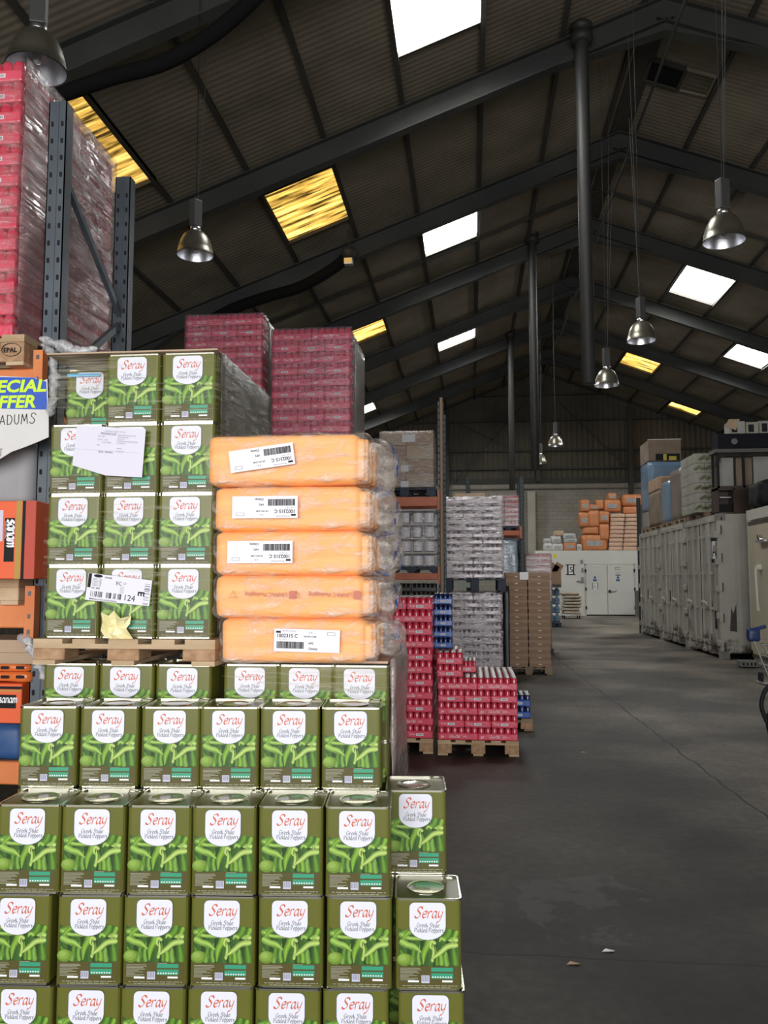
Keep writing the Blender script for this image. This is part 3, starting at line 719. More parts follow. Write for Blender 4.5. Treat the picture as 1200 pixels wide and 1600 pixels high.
    mb = MB().use(BADGE_EDGE); badge(mb, .0018, -.0022); mb.use(BADGE); badge(mb, 0, -.0025); mb.build('badge', t)
    ex, ez = (1, 0, 0), (0, 0, 1); yy = -.0028
    mb = MB().use(ORED); mb.strokes('Seray', (-.050, yy, TH*.788), ex, ez, .0236, nib=(.085, .10), pen=.042, slant=.22, space=.09); mb.build('brand_lettering', t)
    mb = MB().use(GREYPRINT); mb.strokes('Greek Style', (-.041, yy, TH*.686), ex, ez, .0093, nib=(.11, .10), pen=.055)
    mb.strokes('Pickled Peppers', (-.050, yy, TH*.632), ex, ez, .0093, nib=(.11, .10), pen=.055); mb.build('product_lettering', t)
    # lower information panel
    mb = MB().use(OLIVE_DK); mb.quad((x0, -.0005, .01), (x0+w, -.0005, .01), (x0+w, -.0005, zb), (x0, -.0005, zb))
    def rect(m, px0, py0, px1, py1, y=-.0012):
        mb.use(m); a, b = U(px0, py0), U(px1, py1); mb.quad((a[0], y, b[1]), (b[0], y, b[1]), (b[0], y, a[1]), (a[0], y, a[1]))
    rect(TEAL, 228, 433, 380, 458); rect(TEAL, 228, 468, 380, 502)
    for k in range(8): rect(WHITE, 234+k*18, 488, 244+k*18, 496, -.0016)
    for k in range(2):
        rect(PALE, 232, 428-6*k*0, 300, 430)
    for k in range(9): rect(PALE, 12, 438+k*9, 12+[140, 146, 120, 132, 90, 118, 60, 124, 100][k], 440.2+k*9)
    rect(LILAC, 160, 482, 216, 530)
    for k in range(8): rect(GREYPRINT, 165+k*6, 485, 167.5+k*6+(k % 3 == 0)*1.5, 520, -.0016)
    rect(WHITE, 66, 514, 142, 526); rect(WHITE, 304, 512, 376, 524)
    mb.use(PALE)
    a = U(30, 548); [mb.quad((a[0]+.0035*q, -.0016, a[1]), (a[0]+.0035*q+.0022, -.0016, a[1]), (a[0]+.0035*q+.0022, -.0016, a[1]+.0022), (a[0]+.0035*q, -.0016, a[1]+.0022)) for q in range(55) if q % 7 != 3]
    a = U(70, 560); [mb.quad((a[0]+.0035*q, -.0016, a[1]), (a[0]+.0035*q+.0022, -.0016, a[1]), (a[0]+.0035*q+.0022, -.0016, a[1]+.0022), (a[0]+.0035*q, -.0016, a[1]+.0022)) for q in range(42) if q % 6 != 2]
    mb.build('information_panel', t)
    return t

# front display block of tins, standing on the floor
pa, pb = at(0, 1256, Z=.945), at(609, 1260.5, Z=.945)
TY = atan2(pb.y-pa.y, pb.x-pa.x); tdir = Vector((cos(TY), sin(TY), 0)); tn = Vector((-sin(TY), cos(TY), 0))
P0 = Vector((pa.x, pa.y, 0))
def on_front(px, py, back=0.0):
    """point on the front plane of the display block"""
    d = _F*FPX+_R*(px-600)+_U*(800-py); q = P0+tn*back
    t = (q-EYE).dot(tn)/d.dot(tn); return EYE+d*t
tin0 = None
def tin(loc, rz, label, group, drop=(), scale=None):
    global tin0
    if tin0 is None:
        tin0 = make_tin(); tin0.location = loc; tin0.rotation_euler = (0, 0, rz); tin0['label'] = label; tin0['group'] = group; return tin0
    return copy_tree(tin0, loc, rz, label, group, drop=drop, scale=scale)
rowsF = [(0, 1600, [(-20, 78), (86, 184), (186, 289), (291, 394), (397, 501), (504, 607)], 'lowest'),
         (1, 1470, [(-24, 78), (89, 188), (190, 294), (296, 399), (402, 505), (510, 612)], 'second lowest'),
         (2, 1330, [(-7, 92), (96, 192), (198, 297), (299, 399), (403, 504), (509, 609)], 'third lowest')]
cols = ['leftmost', 'second from left', 'third from left', 'third from right', 'second from right', 'rightmost']
GF = 'pickled pepper tins in the front display'
for k, py, xs, nm in rowsF:
    for j, (a, b) in enumerate(xs):
        c = on_front((a+b)/2, py); jit = random.uniform(-.012, .012)
        loc = Vector((c.x, c.y, k*(TH+.002)))+tn*random.uniform(0, .006)
        tin(loc, TY+jit, 'olive pickled pepper tin in the %s front row, %s of six' % (nm, cols[j]), GF)
# extra column at the right
c = on_front(674, 1600); tin((c.x, c.y, 0), TY, 'olive pepper tin at bottom right, under the right tin with a shiny open top', GF)
c = on_front(669.5, 1470); tin((c.x, c.y, TH+.002), TY, 'olive pepper tin with visible lid at the far right, second from the floor', GF)
# second rank
xs2 = [(30, 118), (125.5, 213), (222, 309), (311.5, 404), (406.6, 498.6), (502.7, 595)]
for k in range(4):
    for j, (a, b) in enumerate(xs2):
        c = on_front((a+b)/2, 1170, TW+.01)
        lab = ('pepper tin in the top row of the front display, %s of six' % cols[j]) if k == 3 else \
              ('rear rank pepper tin, %s column, %s' % (cols[j].replace(' from ', ' '), lay(k, 4)))
        tin((c.x, c.y, k*(TH+.002)), TY+random.uniform(-.01, .01), lab, GF)
for k in range(3):
    c = on_front(650.5, 1290, TW+.01)
    tin((c.x, c.y, k*(TH+.002)), TY, ['pepper tin on the floor behind the rightmost front column', 'second pepper tin up behind the rightmost front column', 'olive pepper tin standing higher at the right, just left of the dark floor'][k], GF)

# ------------------------------------------------------------------ pallets
def make_pallet(wx, dy, h, m=WOOD, mblk=WOOD_CHIP):
    """a wooden pallet with its short side towards -Y; parts: deck boards, stringers, blocks, bottom boards"""
    t = thing('pallet', '', 'pallet'); hb = .02
    for k in range(5):
        bw = .13 if k in (0, 2, 4) else .10
        x = -wx/2+bw/2+(wx-bw)*k/4
        MB().use(m).box(x-bw/2, x+bw/2, 0, dy, h-hb, h).build('deck_board', t)
    for k in range(3):
        y = (0, dy/2-.07, dy-.14)[k]; MB().use(m).box(-wx/2, wx/2, y, y+.14, h-2*hb, h-hb).build('cross_board', t)
        for x in (-wx/2, -.07, wx/2-.14):
            MB().use(mblk).rbox(x, x+.14 if x != -.07 else .07, y, y+.14, hb, h-2*hb, .004, 1).build('block', t)
    for x in (-wx/2, -.05, wx/2-.1):
        MB().use(m).box(x, x+.1, 0, dy, 0, hb).build('bottom_board', t)
    return t
def put(t, loc, label, group=None, rz=0):
    t.location = loc; t.rotation_euler = (0, 0, rz); t['label'] = label
    if group: t['group'] = group
    return t

def film(x0, x1, y0, y1, z0, z1, m, label, r=.02, amp=.006, n=(16, 12, 16), seed=1, freq=7):
    o = MB().use(m).soft(x0, x1, y0, y1, z0, z1, r, n, amp, freq, seed, open_bottom=True).build('stretch_film', weld=True)
    return tag(o, label, 'plastic film', 'stretch film round pallet loads')

# ------------------------------------------------------------------ wrapped pallets of tins behind the display
YL = 3.45; YM = 3.50; PH = .115
xl, xr = at(66, 992, Y=YL).x, at(331, 992, Y=YL).x; xc = (xl+xr)/2; ZP = at(200, 999, Y=YL-.06).z   # top of the upper pallet
PH = ZP-at(200, 1040, Y=YL-.06).z; TZ = (at(240, 552, Y=YL).z-ZP)/(4*(TH+.0015))
low_base = ZP-PH-4*(TH+.001)
pw = at(336, 1001, Y=YL-.06).x-at(52, 1001, Y=YL-.06).x
pcx = (at(336, 1001, Y=YL-.06).x+at(52, 1001, Y=YL-.06).x)/2
put(make_pallet(pw, 1.1, PH), (pcx, YL-.06, ZP-PH), 'wooden pallet carrying the tall wrapped stack of pepper tins', 'wooden pallets')
put(make_pallet(pw, 1.1, max(.08, low_base)), (pcx, YL-.0, 0), 'wooden pallet on the floor behind the left of the display', 'wooden pallets')
hh = ZP-PH
GW = 'pepper tins wrapped on pallets'
pit = (xr-xl)/3
lc = ['left', 'middle', 'right']
for k in range(4):
    for j in range(3):
        for d in range(4):
            if d and j != 2: continue
            z = max(.08, low_base)+k*(TH+.001)
            if d == 0 or k == 3:
                pass
            if d and k < 3: continue
            tin((xl+pit*(j+.5), YL+.01+d*(TW+.004), z), 0, 'pepper tin under the upper pallet, %s column, %s%s' % (lc[j], lay(k, 4), '' if d == 0 else ', %s deep' % ORD[d]), GW, drop=('handle',) if k < 3 else (), scale=(1.045, 1, 1))
for k in range(4):
    for j in range(3):
        for d in range(4):
            if d and j != 2 and k < 3: continue
            if d > 0 and k == 3 and j == 1: continue
            if k == 3 and j == 0 and d == 0: continue
            px = [xl+pit*.5, xl+pit*1.5, xl+pit*2.5][j]
            y = YL+d*(TW+.004)+random.uniform(0, .004)
            lab = 'wrapped pepper tin on the upper pallet, %s column, %s%s' % (lc[j], lay(k, 4), '' if d == 0 else ', %s deep' % ORD[d])
            if k == 3 and j == 0 and d == 1:
                q = at(105, 600, Y=y); px = q.x+TW/2; lab = 'recessed pepper tin with blue tape, top left of the upper pallet'
            tin((px, y, ZP+k*(TH+.0015)*TZ), random.uniform(-.006, .006), lab, GW, scale=(1.045, 1, TZ))
topz = ZP+4*(TH+.0015)*TZ
tape = MB().use(mat('blue_tape', (.05, .42, .75), rough=.3)); q = at(107, 588, Y=YL+TW)
tape.box(q.x, q.x+.16, YL+TW-.012, YL+TW-.010, q.z-.006, q.z+.008); tag(tape.build('tape_strip'), 'strip of blue tape across the recessed top left tin', 'tape')
cb = MB().use(CARD_LT).box(at(77, 550, Y=YL).x, xr+.01, YL-.02, YL+.95, topz+.001, topz+.008); tag(cb.build('cardboard_sheet'), 'flat cardboard sheet lying on top of the wrapped pepper tins', 'cardboard')
film(xl-.012, xr+.014, YL-.012, YL+.97, ZP-.03, topz+.014, FILM_TIN, 'clear stretch film round the tall upper stack of pepper tins', r=.025, amp=.004)
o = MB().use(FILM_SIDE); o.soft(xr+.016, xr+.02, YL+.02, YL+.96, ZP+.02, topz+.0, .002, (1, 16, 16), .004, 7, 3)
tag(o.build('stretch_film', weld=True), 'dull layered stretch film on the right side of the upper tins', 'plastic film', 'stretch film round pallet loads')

# right lower pallet of tins, under the orange bags
xrl, xrr = at(349, 1060, Y=YM).x, at(606, 1060, Y=YM).x; pit2 = (xrr-xrl)/3
put(make_pallet(xrr-xrl+.04, 1.1, max(.08, low_base)), ((xrl+xrr)/2, YM, 0), 'wooden pallet on the floor below the orange bags', 'wooden pallets')
for k in range(4):
    for j in range(3):
        for d in range(4):
            if d and j != 2 and k < 3: continue
            tin((xrl+pit2*(j+.5), YM+.005+d*(TW+.004), max(.08, low_base)+k*(TH+.001)), random.uniform(-.01, .01),
                'pepper tin below the orange bags, %s column, %s%s' % (lc[j], lay(k, 4), '' if d == 0 else ', %s deep' % ORD[d]), GW, scale=(1.03, 1, 1))
zt2 = max(.08, low_base)+4*(TH+.001)
film(xrl-.015, xrr+.02, YM-.012, YM+1.0, .1, zt2+.006, FILM_TIN, 'clear stretch film round the pepper tins below the orange bags', r=.02, amp=.005, seed=5)
film(xrr+.004, xrr+.024, YM+.05, YM+.80, .03, zt2+.02, film_mat('dusty_pink_film', .8, .97, stretch=(4, 4, 9), scale=3, lo=.4, hi=.6, col=(.42, .33, .31)), 'dusty pinkish film hanging on the right side below the orange bags', r=.015, amp=.012, n=(2, 10, 24), seed=6)
cb = MB().use(mat('pinkish_cardboard', (.55, .36, .26), rough=.7)).box(xrl-.0, xrr+.0, YM-.0, YM+1.0, zt2+.008, zt2+.018)
tag(cb.build('cardboard_sheet'), 'cardboard sheet between the orange bags and the tins below', 'cardboard')

# paper sheets on the film
def paper_quad(px, Y, m=WHITE, th=.0012, name='paper_sheet', label='', cat='paper', curl=.0):
    P = [at(x, y, Y=Y) for x, y in px]
    t = thing(name, label, cat, P[0]); o = P[0]
    V = [p-o for p in P]; mb = MB().use(m); n = len(V)
    mb.add([tuple(v) for v in V]+[(v.x, v.y-th, v.z) for v in V], [tuple(range(n)), tuple(range(n, 2*n))[::-1]]+[(i, (i+1) % n, n+(i+1) % n, n+i) for i in range(n)])
    mb.build('sheet', t); return t, V
YF1 = YL-.026
t, V = paper_quad([(113, 727), (121, 664), (228, 671), (222, 746), (165, 743)], YF1, mat('delivery_note_paper', (.70, .68, .78), rough=.6), label='white folded delivery note stuck on the wrapped tins', name='delivery_note')
ux = (V[2]-V[1]).normalized(); uz = ux.cross(Vector((0, 1, 0))) ; uz = -uz if uz.z < 0 else uz
mb = MB().use(GREYPRINT); o = V[1]+Vector((0, -.002, 0)); k = .00275
mb.text('PINNACLES', o+ux*.11-uz*.035, ux, uz, .014, bold=.02, shear=.3)
for i, (dx, dz, s_) in enumerate(((.13, .022, 'DELIVERY NOTE TO SITE'), (.19, .036, 'VERVAIN FOODS LTD'), (.19, .045, 'FOLLOWING'), (.19, .054, 'UNIT 4A'), (.19, .063, 'MORELAND INDUSTRIAL'), (.19, .072, 'LONDON'), (.10, .046, 'GB  1007'), (.10, .060, 'DELIV  11.08'), (.12, .072, 'CUSTOMER'), (.10, .085, 'REF'), (.19, .095, '104501'), (.19, .108, 'COLLECT'))):
    mb.text(s_, o+ux*dx-uz*dz, ux, uz, .0085, stretch=1.0)
mb.text('BOX  9200451', o+ux*.11-uz*.115, ux, uz, .011, bold=.03); mb.build('printing', t)
mb = MB().use(mat('paper_fold', (.45, .44, .52), rough=.6)); mb.obox((V[0]+V[1])/2+Vector((.148, -.0018, -.028)), ux*.145, (0, .0006, 0), uz*.0006); mb.build('fold', t)
t, V = paper_quad([(133, 937), (139, 895), (238, 907), (233, 947)], YF1, mat('freight_label_paper', (.74, .73, .82), rough=.5), label='white freight label marked 124 on the wrapped tins', name='freight_label')
ux = (V[2]-V[1]).normalized(); uz = (V[1]-V[0]).normalized(); o = V[0]+Vector((0, -.002, 0)); w_ = (V[3]-V[0]).length; h_ = (V[1]-V[0]).length
mb = MB().use(BLACK)
for i in range(34):
    if random.random() < .8: mb.obox(o+ux*(.022+i*.0041)+uz*.03, ux*random.uniform(.0006, .0017), (0, .0003, 0), uz*.012)
for i in range(20):
    if random.random() < .8: mb.obox(o+ux*(w_-.018)+uz*(.012+i*.0045), ux*.012, (0, .0003, 0), uz*random.uniform(.0005, .0015))
mb.text('124', o+ux*.168+uz*.018, ux, uz, .036); mb.text('EC', o+ux*.128+uz*.079, ux, uz, .022); mb.text('LF', o+ux*.162+uz*.084, ux, uz, .013)
mb.text('E', o+ux*.232+uz*.064, -uz, ux, .04, bold=.03); 
mb.obox(o+ux*.009+uz*.085, ux*.007, (0, .0003, 0), uz*.03); mb.text('IMPERIAL FOOD & PACKAGING', o+ux*.018+uz*.005, ux, uz, .0088, bold=.01)
mb.text('5033648', o+ux*.075+uz*.102, ux, uz, .009, bold=.02); mb.text('GL1 6RZ', o+ux*.022+uz*.052, ux, uz, .010, bold=.02)
mb.add([o+ux*(.045+.02*cos(2*pi*i/16))+uz*(.108+.007*sin(2*pi*i/16)) for i in range(16)], [tuple(range(16))])
for i in range(6): mb.text('consignment  weight', o+ux*.022+uz*(.095-.006*i), ux, uz, .005); mb.text('service ref', o+ux*.15+uz*(.072-.005*i), ux, uz, .004)
mb.build('printing', t)
# yellow crumpled film scrap
mb = MB().use(mat('yellow_film', (.85, .74, .33), (.92, .85, .5), scale=14, rough=.35, bump=.6, bscale=20)); pts = [(158, 957), (170, 962), (178, 954), (188, 966), (205, 962), (203, 975), (197, 982), (208, 998), (196, 1001), (176, 999), (164, 996), (157, 985), (160, 972)]
c = at(181, 978, Y=YF1-.02); ring = [at(x, y, Y=YF1-.004) for x, y in pts]; mid = [c+(p-c)*.55+Vector((random.uniform(-.008, .008), -random.uniform(.0, .018), random.uniform(-.008, .008))) for p in ring]
vs = ring+mid+[c]; n = len(pts); mb.add(vs, [(i, (i+1) % n, n+(i+1) % n, n+i) for i in range(n)]+[(n+i, n+(i+1) % n, 2*n) for i in range(n)])
tag(mb.build('crumpled_film'), 'crumpled yellow plastic scrap on the lowest wrapped tins', 'plastic film')

# ================================================================== ORANGE BAGS OF FOAM TRAYS
ORG = mat('orange_foam', (.95, .40, .10), (1.0, .50, .16), scale=2.0, rough=.55, stretch=(1, 6, 9), bump=.12, bscale=8)
BAGTOP = at(450, 678, Y=3.6).z
def bag(i, a, b, ytop, ybot, label, upside=True, lx=(370, 455), printed=False, tilt=0):
    YB_ = 3.39
    p, q = at(a, (ytop+ybot)/2, Y=YB_), at(b, (ytop+ybot)/2, Y=YB_); zt, zb = at(450, ytop, Y=YB_).z, at(450, ybot, Y=YB_).z
    t = thing('tray_bag', label, 'bag of trays', ((p.x+q.x)/2, YB_, zb), group='clear bags of orange foam trays'); w = q.x-p.x; h = zt-zb
    mb = MB().use(ORG); mb.soft(-w/2+.012, w/2-.05, .012, .46, .000, h+.001, .032, (20, 10, 12), .004, 5, i)
    mb.soft(w/2-.075, w/2-.025, .022, .45, .018, h-.018, .02, (4, 10, 8), .002, 5, i+9)
    for k in range(3): mb.soft(w/2-.04, w/2-.018+.004*k, .05+.1*k, .12+.1*k, .02, h-.02, .01, (2, 3, 6), 0)
    mb.build('foam_trays', t, weld=True)
    mb = MB().use(FILM_BAG); mb.soft(-w/2, w/2, 0, .50, -.002, h+.002, .035, (36, 14, 16), .009, 7, i+20)
    mb.build('bag_film', t, weld=True)
    mb = MB().use(FILM_BAG); mb.soft(w/2-.03, w/2+.07, .08, .52, .015, h-.02, .05, (8, 14, 12), .03, 7, i+40); mb.build('loose_film', t, weld=True)
    # tray stack of the bag behind it is a bag of its own (see below); label
    if not printed:
        l0, l1 = at(lx[0], 0, Y=YB_).x-(p.x+q.x)/2, at(lx[1], 0, Y=YB_).x-(p.x+q.x)/2; lw = l1-l0; lh = .093
        lb = MB().use(mat('tray_label_paper', (.80, .78, .84), rough=.5)); cxl = (l0+l1)/2; cz = h*.52
        ux = Vector((cos(tilt), 0, sin(tilt))); uz = Vector((-sin(tilt), 0, cos(tilt))); c = Vector((cxl, -.014, cz))
        lb.obox(c, ux*lw/2, (0, .0006, 0), uz*lh/2); L_ = lb.build('tray_label', t)
        if upside: ux, uz = -ux, -uz
        mb = MB().use(BLACK); o = c-ux*lw/2-uz*lh/2+Vector((0, -.0012, 0))
        mb.text('1002315 C', o+ux*.010+uz*.058, ux, uz, .020, bold=.02); mb.text('HP HP2 CHM', o+ux*.125+uz*.060, ux, uz, .009, bold=.02)
        mb.obox(o+ux*.018+uz*.080, ux*.010, (0, .0003, 0), uz*.004)
        for j in range(4): mb.text('foam trays 2315 packed', o+ux*(.034)+uz*(.083-.0*j), ux, uz, .006)
        mb.text('5   90   7  40  12', o+ux*.014+uz*.048, ux, uz, .006)
        x = .012
        while x < .125:
            ww = random.choice((.0008, .0012, .002)); mb.obox(o+ux*(x+ww)+uz*.027, ux*ww, (0, .0003, 0), uz*.014); x += ww*2+random.choice((.0008, .0015))
        mb.text('HP2', o+ux*.145+uz*.032, ux, uz, .012, bold=.02); mb.text('Champ', o+ux*.145+uz*.010, ux, uz, .013, bold=.02)
        mb.text('V A  -', o+ux*.145+uz*.076, ux, uz, .010)
        for s_ in (0, .012): mb.obox(o+ux*(lw-.036)+uz*(.070+s_), ux*.016, (0, .0003, 0), uz*.0005)
        for s_ in (-.016, .016): mb.obox(o+ux*(lw-.036+s_)+uz*.076, ux*.0005, (0, .0003, 0), uz*.006)
        mb.build('label_printing', L_)
    else:
        mb = MB().use(mat('brown_red_bag_print', (.50, .10, .05), rough=.4)); ux, uz = Vector((-1, 0, 0)), Vector((0, 0, -1))
        for xx in (.12, -.15):
            mb.text('LINPAC Packaging', Vector((xx+.13, -.011, h*.60)), ux, uz, .024, bold=.005)
            mb.obox((xx+.152, -.011, h*.55), (.014, 0, 0), (0, .0003, 0), (0, 0, .016))
            for a0 in range(3):
                aa = pi/2+a0*2*pi/3; c = Vector((xx-.10, -.011, h*.54)); p1 = c+Vector((cos(aa), 0, sin(aa)))*.018; a2 = aa+2*pi/3; p2 = c+Vector((cos(a2), 0, sin(a2)))*.018
                mb.bar(p1, p2, .001, .003, up=(0, 1, 0))
        mb.build('bag_printing', t)
    # blue printing on the loose end
    mb = MB().use(mat('blue_bag_print', (.03, .11, .42), rough=.35))
    for k in range(5):
        c = Vector((w/2+.062+random.uniform(-.01, .01), random.uniform(.12, .48), random.uniform(.04, h-.04))); d = Vector((random.uniform(-.4, .1), 1, random.uniform(-.8, .8))).normalized()
        for j in range(3): mb.obox(c+Vector((.012, 0, 0))+d*.018*j, d*random.uniform(.008, .016), (.0008, 0, 0), Vector((0, -d.z, d.y))*random.uniform(.006, .016))
    mb.build('end_printing', t)
    return t
bags = [(318, 580, 677, 757, 'top clear bag of orange foam trays with a tilted white label', True, (371, 467), False, .13),
        (327, 583, 759, 829, 'second bag of orange foam trays from the top, upside down label', True, (376, 473), False, 0),
        (328, 586, 829, 899, 'middle bag of orange foam trays, upside down label at left', True, (370, 466), False, 0),
        (329, 588, 899, 967, 'orange foam tray bag with red brown printing instead of a label', True, (0, 0), True, 0),
        (338, 592, 967, 1037, 'bottom bag of orange foam trays with an upright white label', False, (440, 536), False, -.02)]
for i, (a, b, y0, y1, lab, up, lx, pr, tl) in enumerate(bags): bag(i, a, b, y0, y1, lab, up, lx, pr, tl)
# the rear rank of bags, seen at the right end
for i in range(5):
    zt, zb = at(590, (722, 790, 855, 925, 985)[i], Y=4.2).z, at(590, (790, 855, 925, 985, 1045)[i], Y=4.2).z
    xr_ = at((604, 606, 602, 600, 612)[i], 800, Y=4.2).x; zb = max(zb, zt2+.02)
    t = thing('tray_bag', 'rear clear bag of orange foam trays, %s, ends with blue print' % lay(4-i, 5), 'bag of trays', (xr_-.3, 4.14, zb), group='rear bags of orange foam trays'); h = zt-zb
    MB().use(ORG).soft(-.3, .20, .02, .42, .01, h-.01, .03, (10, 8, 6), .004, 5, i).build('foam_trays', t, weld=True)
    MB().use(FILM_BAG).soft(-.32, .32, .0, .46, 0, h, .06, (16, 12, 10), .028, 7, i+70).build('bag_film', t, weld=True)
    mb = MB().use(_M['blue_bag_print'])
    for k in range(6):
        c = Vector((random.uniform(.16, .30), -.004, random.uniform(.03, h-.03))); d = Vector((1, 0, random.uniform(-.8, .8))).normalized()
        for j in range(3): mb.obox(c+d*.02*j, d*random.uniform(.008, .018), (0, .0008, 0), Vector((-d.z, 0, d.x))*random.uniform(.006, .018))
    mb.build('end_printing', t)

# ================================================================== DRINK CASES
RED = mat('red_case_print', (.72, .045, .095), (.80, .085, .15), scale=5, rough=.3, coat=.9, bump=.25, bscale=28)
REDCAN = mat('red_can', (.60, .03, .07), rough=.2, coat=.6)
BLUEC = mat('blue_case_print', (.02, .10, .42), rough=.25, coat=.7)
BLUECAN = mat('blue_black_can', (.02, .04, .14), rough=.2, coat=.4, metal=.3)
SILV = mat('silver_can', (.34, .33, .33), rough=.4, metal=.8)
PALEC = mat('pale_film_tray', (.66, .57, .61), rough=.3, coat=.6)
PALECAN = mat('dim_silver_can', (.34, .30, .32), rough=.3, metal=.6)
PINKC = mat('dusty_pink_tray', (.42, .16, .18), (.5, .32, .33), scale=2.2, rough=.35, coat=.5)
BLACKC = mat('black_tray', (.02, .02, .02), rough=.4)
CL, CW, CH = .398, .264, .1235
def make_case(name, band, can, logo=True, ch=CH):
    t = thing(name, '', 'drinks case')
    mb = MB().use(band); mb.rbox(-CL/2, CL/2, 0, CW, 0, ch*.56, .010, 2); 
    for k in range(7):      # film pulled over the cans
        x = -CL/2+.004+(CL-.008)*k/6
    mb.build('tray', t)
    mb = MB().use(can)
    for i in range(6):
        for j in range(4):
            cx, cy = -CL/2+.0335+i*.0662, .033+j*.0662
            mb.use(can); mb.lathe([(.0325, ch*.5), (.0325, ch*.86), (.027, ch*.97)], c=(cx, cy, 0), n=10)
            mb.use(SILV); mb.lathe([(.027, ch*.97), (.0265, ch), (.022, ch*.975), (.0, ch*.975)], c=(cx, cy, 0), n=10)
    mb.build('cans', t)
    mb = MB().use(WHITE)
    for sgn, y in ((1, -.0012), (-1, CW+.0012)):
        ex = (sgn, 0, 0); ox = -CL/2*sgn
        if logo:
            mb.text('24', (ox+.028*sgn, y, .022), ex, (0, 0, 1), .030, bold=.03)
            mb.strokes('Coca-Cola', (ox+.115*sgn, y, .024), ex, (0, 0, 1), .0165, nib=(.10, .06), pen=.045, slant=.3, space=.02)
            mb.strokes('-', (ox+.070*sgn, y, .022), ex, (0, 0, 1), .03, nib=(0, .02), pen=.02)
            for k in range(3): mb.box(min(ox+.245*sgn, ox+.285*sgn), max(ox+.245*sgn, ox+.285*sgn), y-.0002, y+.0002, .030+.005*k, .0315+.005*k)
    if logo:
        for sgn, x in ((1, CL/2+.0012), (-1, -CL/2-.0012)):
            mb.use(WHITE); mb.box(x-.0003, x+.0003, CW/2-.036, CW/2+.036, .022, .046)
            mb.use(BLACK)
            for k in range(9): mb.box(x-.001, x+.001, CW/2-.028+k*.006, CW/2-.0255+k*.006, .026, .042)
            mb.use(WHITE)
            mb.strokes('Coca-Cola', (x, CW/2+(.105 if sgn < 0 else -.105), .030), (0, sgn, 0), (0, 0, 1), .009, nib=(.10, .06), pen=.045, slant=.3, space=.02)
    if logo: mb.build('printing', t)
    return t
PROTO = {}
def case(kind, x, y, z, turn, label, group, sc=None):
    """x,y = left front corner; turn: short side to the front"""
    if kind not in PROTO:
        PROTO[kind] = {'red': lambda: make_case('drinks_case', RED, REDCAN), 'blue': lambda: make_case('drinks_case', BLUEC, BLUECAN),
                       'pale': lambda: make_case('drinks_case', PALEC, PALECAN, False), 'pink': lambda: make_case('drinks_case', PINKC, REDCAN, False),
                       'black': lambda: make_case('drinks_case', BLACKC, BLACKC, False)}[kind]()
        t = PROTO[kind]
        if sc: t.scale = sc
        first = True
    else: t = PROTO[kind].copy(); first = False
    if not first:
        COL.objects.link(t)
        for ch in PROTO[kind].children:
            c = ch.copy(); COL.objects.link(c); c.parent = t
        t.scale = sc or (1, 1, 1)
    s_ = sc[0] if sc else 1
    if turn: t.location = (x+CW*(sc[1] if sc else 1), y+CL*s_/2, z); t.rotation_euler = (0, 0, pi/2)
    else: t.location = (x+CL*s_/2, y, z); t.rotation_euler = (0, 0, 0)
    t['label'] = label; t['group'] = group; t['category'] = 'drinks case'
    return t
def layer_cases(kind, x0, y0, z, k, n, pat, wide, rows, where, group, sc=None, full=False, deeplim=99):
    """pat 0: long sides to the front (2 across), 1: short sides (3 across); only the faces in view"""
    s_ = sc[0] if sc else 1
    if pat == 0: nx, w, d, nr = 2, CL*s_, CW*s_, rows
    else: nx, w, d, nr = 3, CW*s_, CL*s_, max(1, round(rows*CW/CL))
    gap = (wide-nx*w)/(nx-1) if nx > 1 else 0
    for r in range(min(nr, deeplim)):
        for j in range(nx):
            if not full and r and j != nx-1: continue
            pos = (['left', 'right'] if nx == 2 else ['left', 'middle', 'right'])[j]
            case(kind, x0+j*(w+gap), y0+r*(d+.002)+random.uniform(0, .004), z, pat == 1,
                 '%s of %s, %s, %s%s' % ({'red': 'red drinks case', 'pale': 'silver drinks case', 'pink': 'pinkish drinks case', 'blue': 'blue drinks case', 'black': 'black drinks tray'}[kind], where, lay(k, n), pos, '' if r == 0 else ', %s row back' % ORD[r]), group, sc)

# right front pallet with the stepped red stack
a = at(685, 1180, Z=0); YP = 8.47; xa, xb = at(684, 1165, Y=YP).x, at(811, 1165, Y=YP).x; PHt = .15
put(make_pallet(xb-xa, 1.15, PHt), ((xa+xb)/2, YP-.0, 0), 'wooden pallet under the low stepped stack of red cases', 'wooden pallets')
LP = .1245
for k in range(5):
    layer_cases('red', xa+.004, YP+.005, PHt+.001+k*LP, k, 5, k % 2, xb-xa-.012, 4, 'the stepped stack', 'red cases on the stepped stack', full=(k == 4))
zt5 = PHt+5*LP+.002
for k in range(2):
    case('red', xa-.006, YP+.006, zt5+k*LP, True, 'red case on the stepped stack top, %s of two' % ('lower', 'upper')[k], 'red cases on the stepped stack')
    case('red', -.395, YP+.43, zt5+k*LP, True, 'red case supporting the blue cases, %s of two' % ('lower', 'upper')[k], 'red cases on the stepped stack')
case('red', -.120, YP+.43, zt5, True, 'red case set back right of the two upper stepped ones', 'red cases on the stepped stack', sc=(1, .66, 1))
for k in range(5):
    case('blue', -.393, 8.93, zt5+2*LP+.001+k*.117, True, 'blue drinks case beside the tall red stack, %s' % lay(k, 5), 'blue cases beside the red stack', sc=(1, .74, .93))
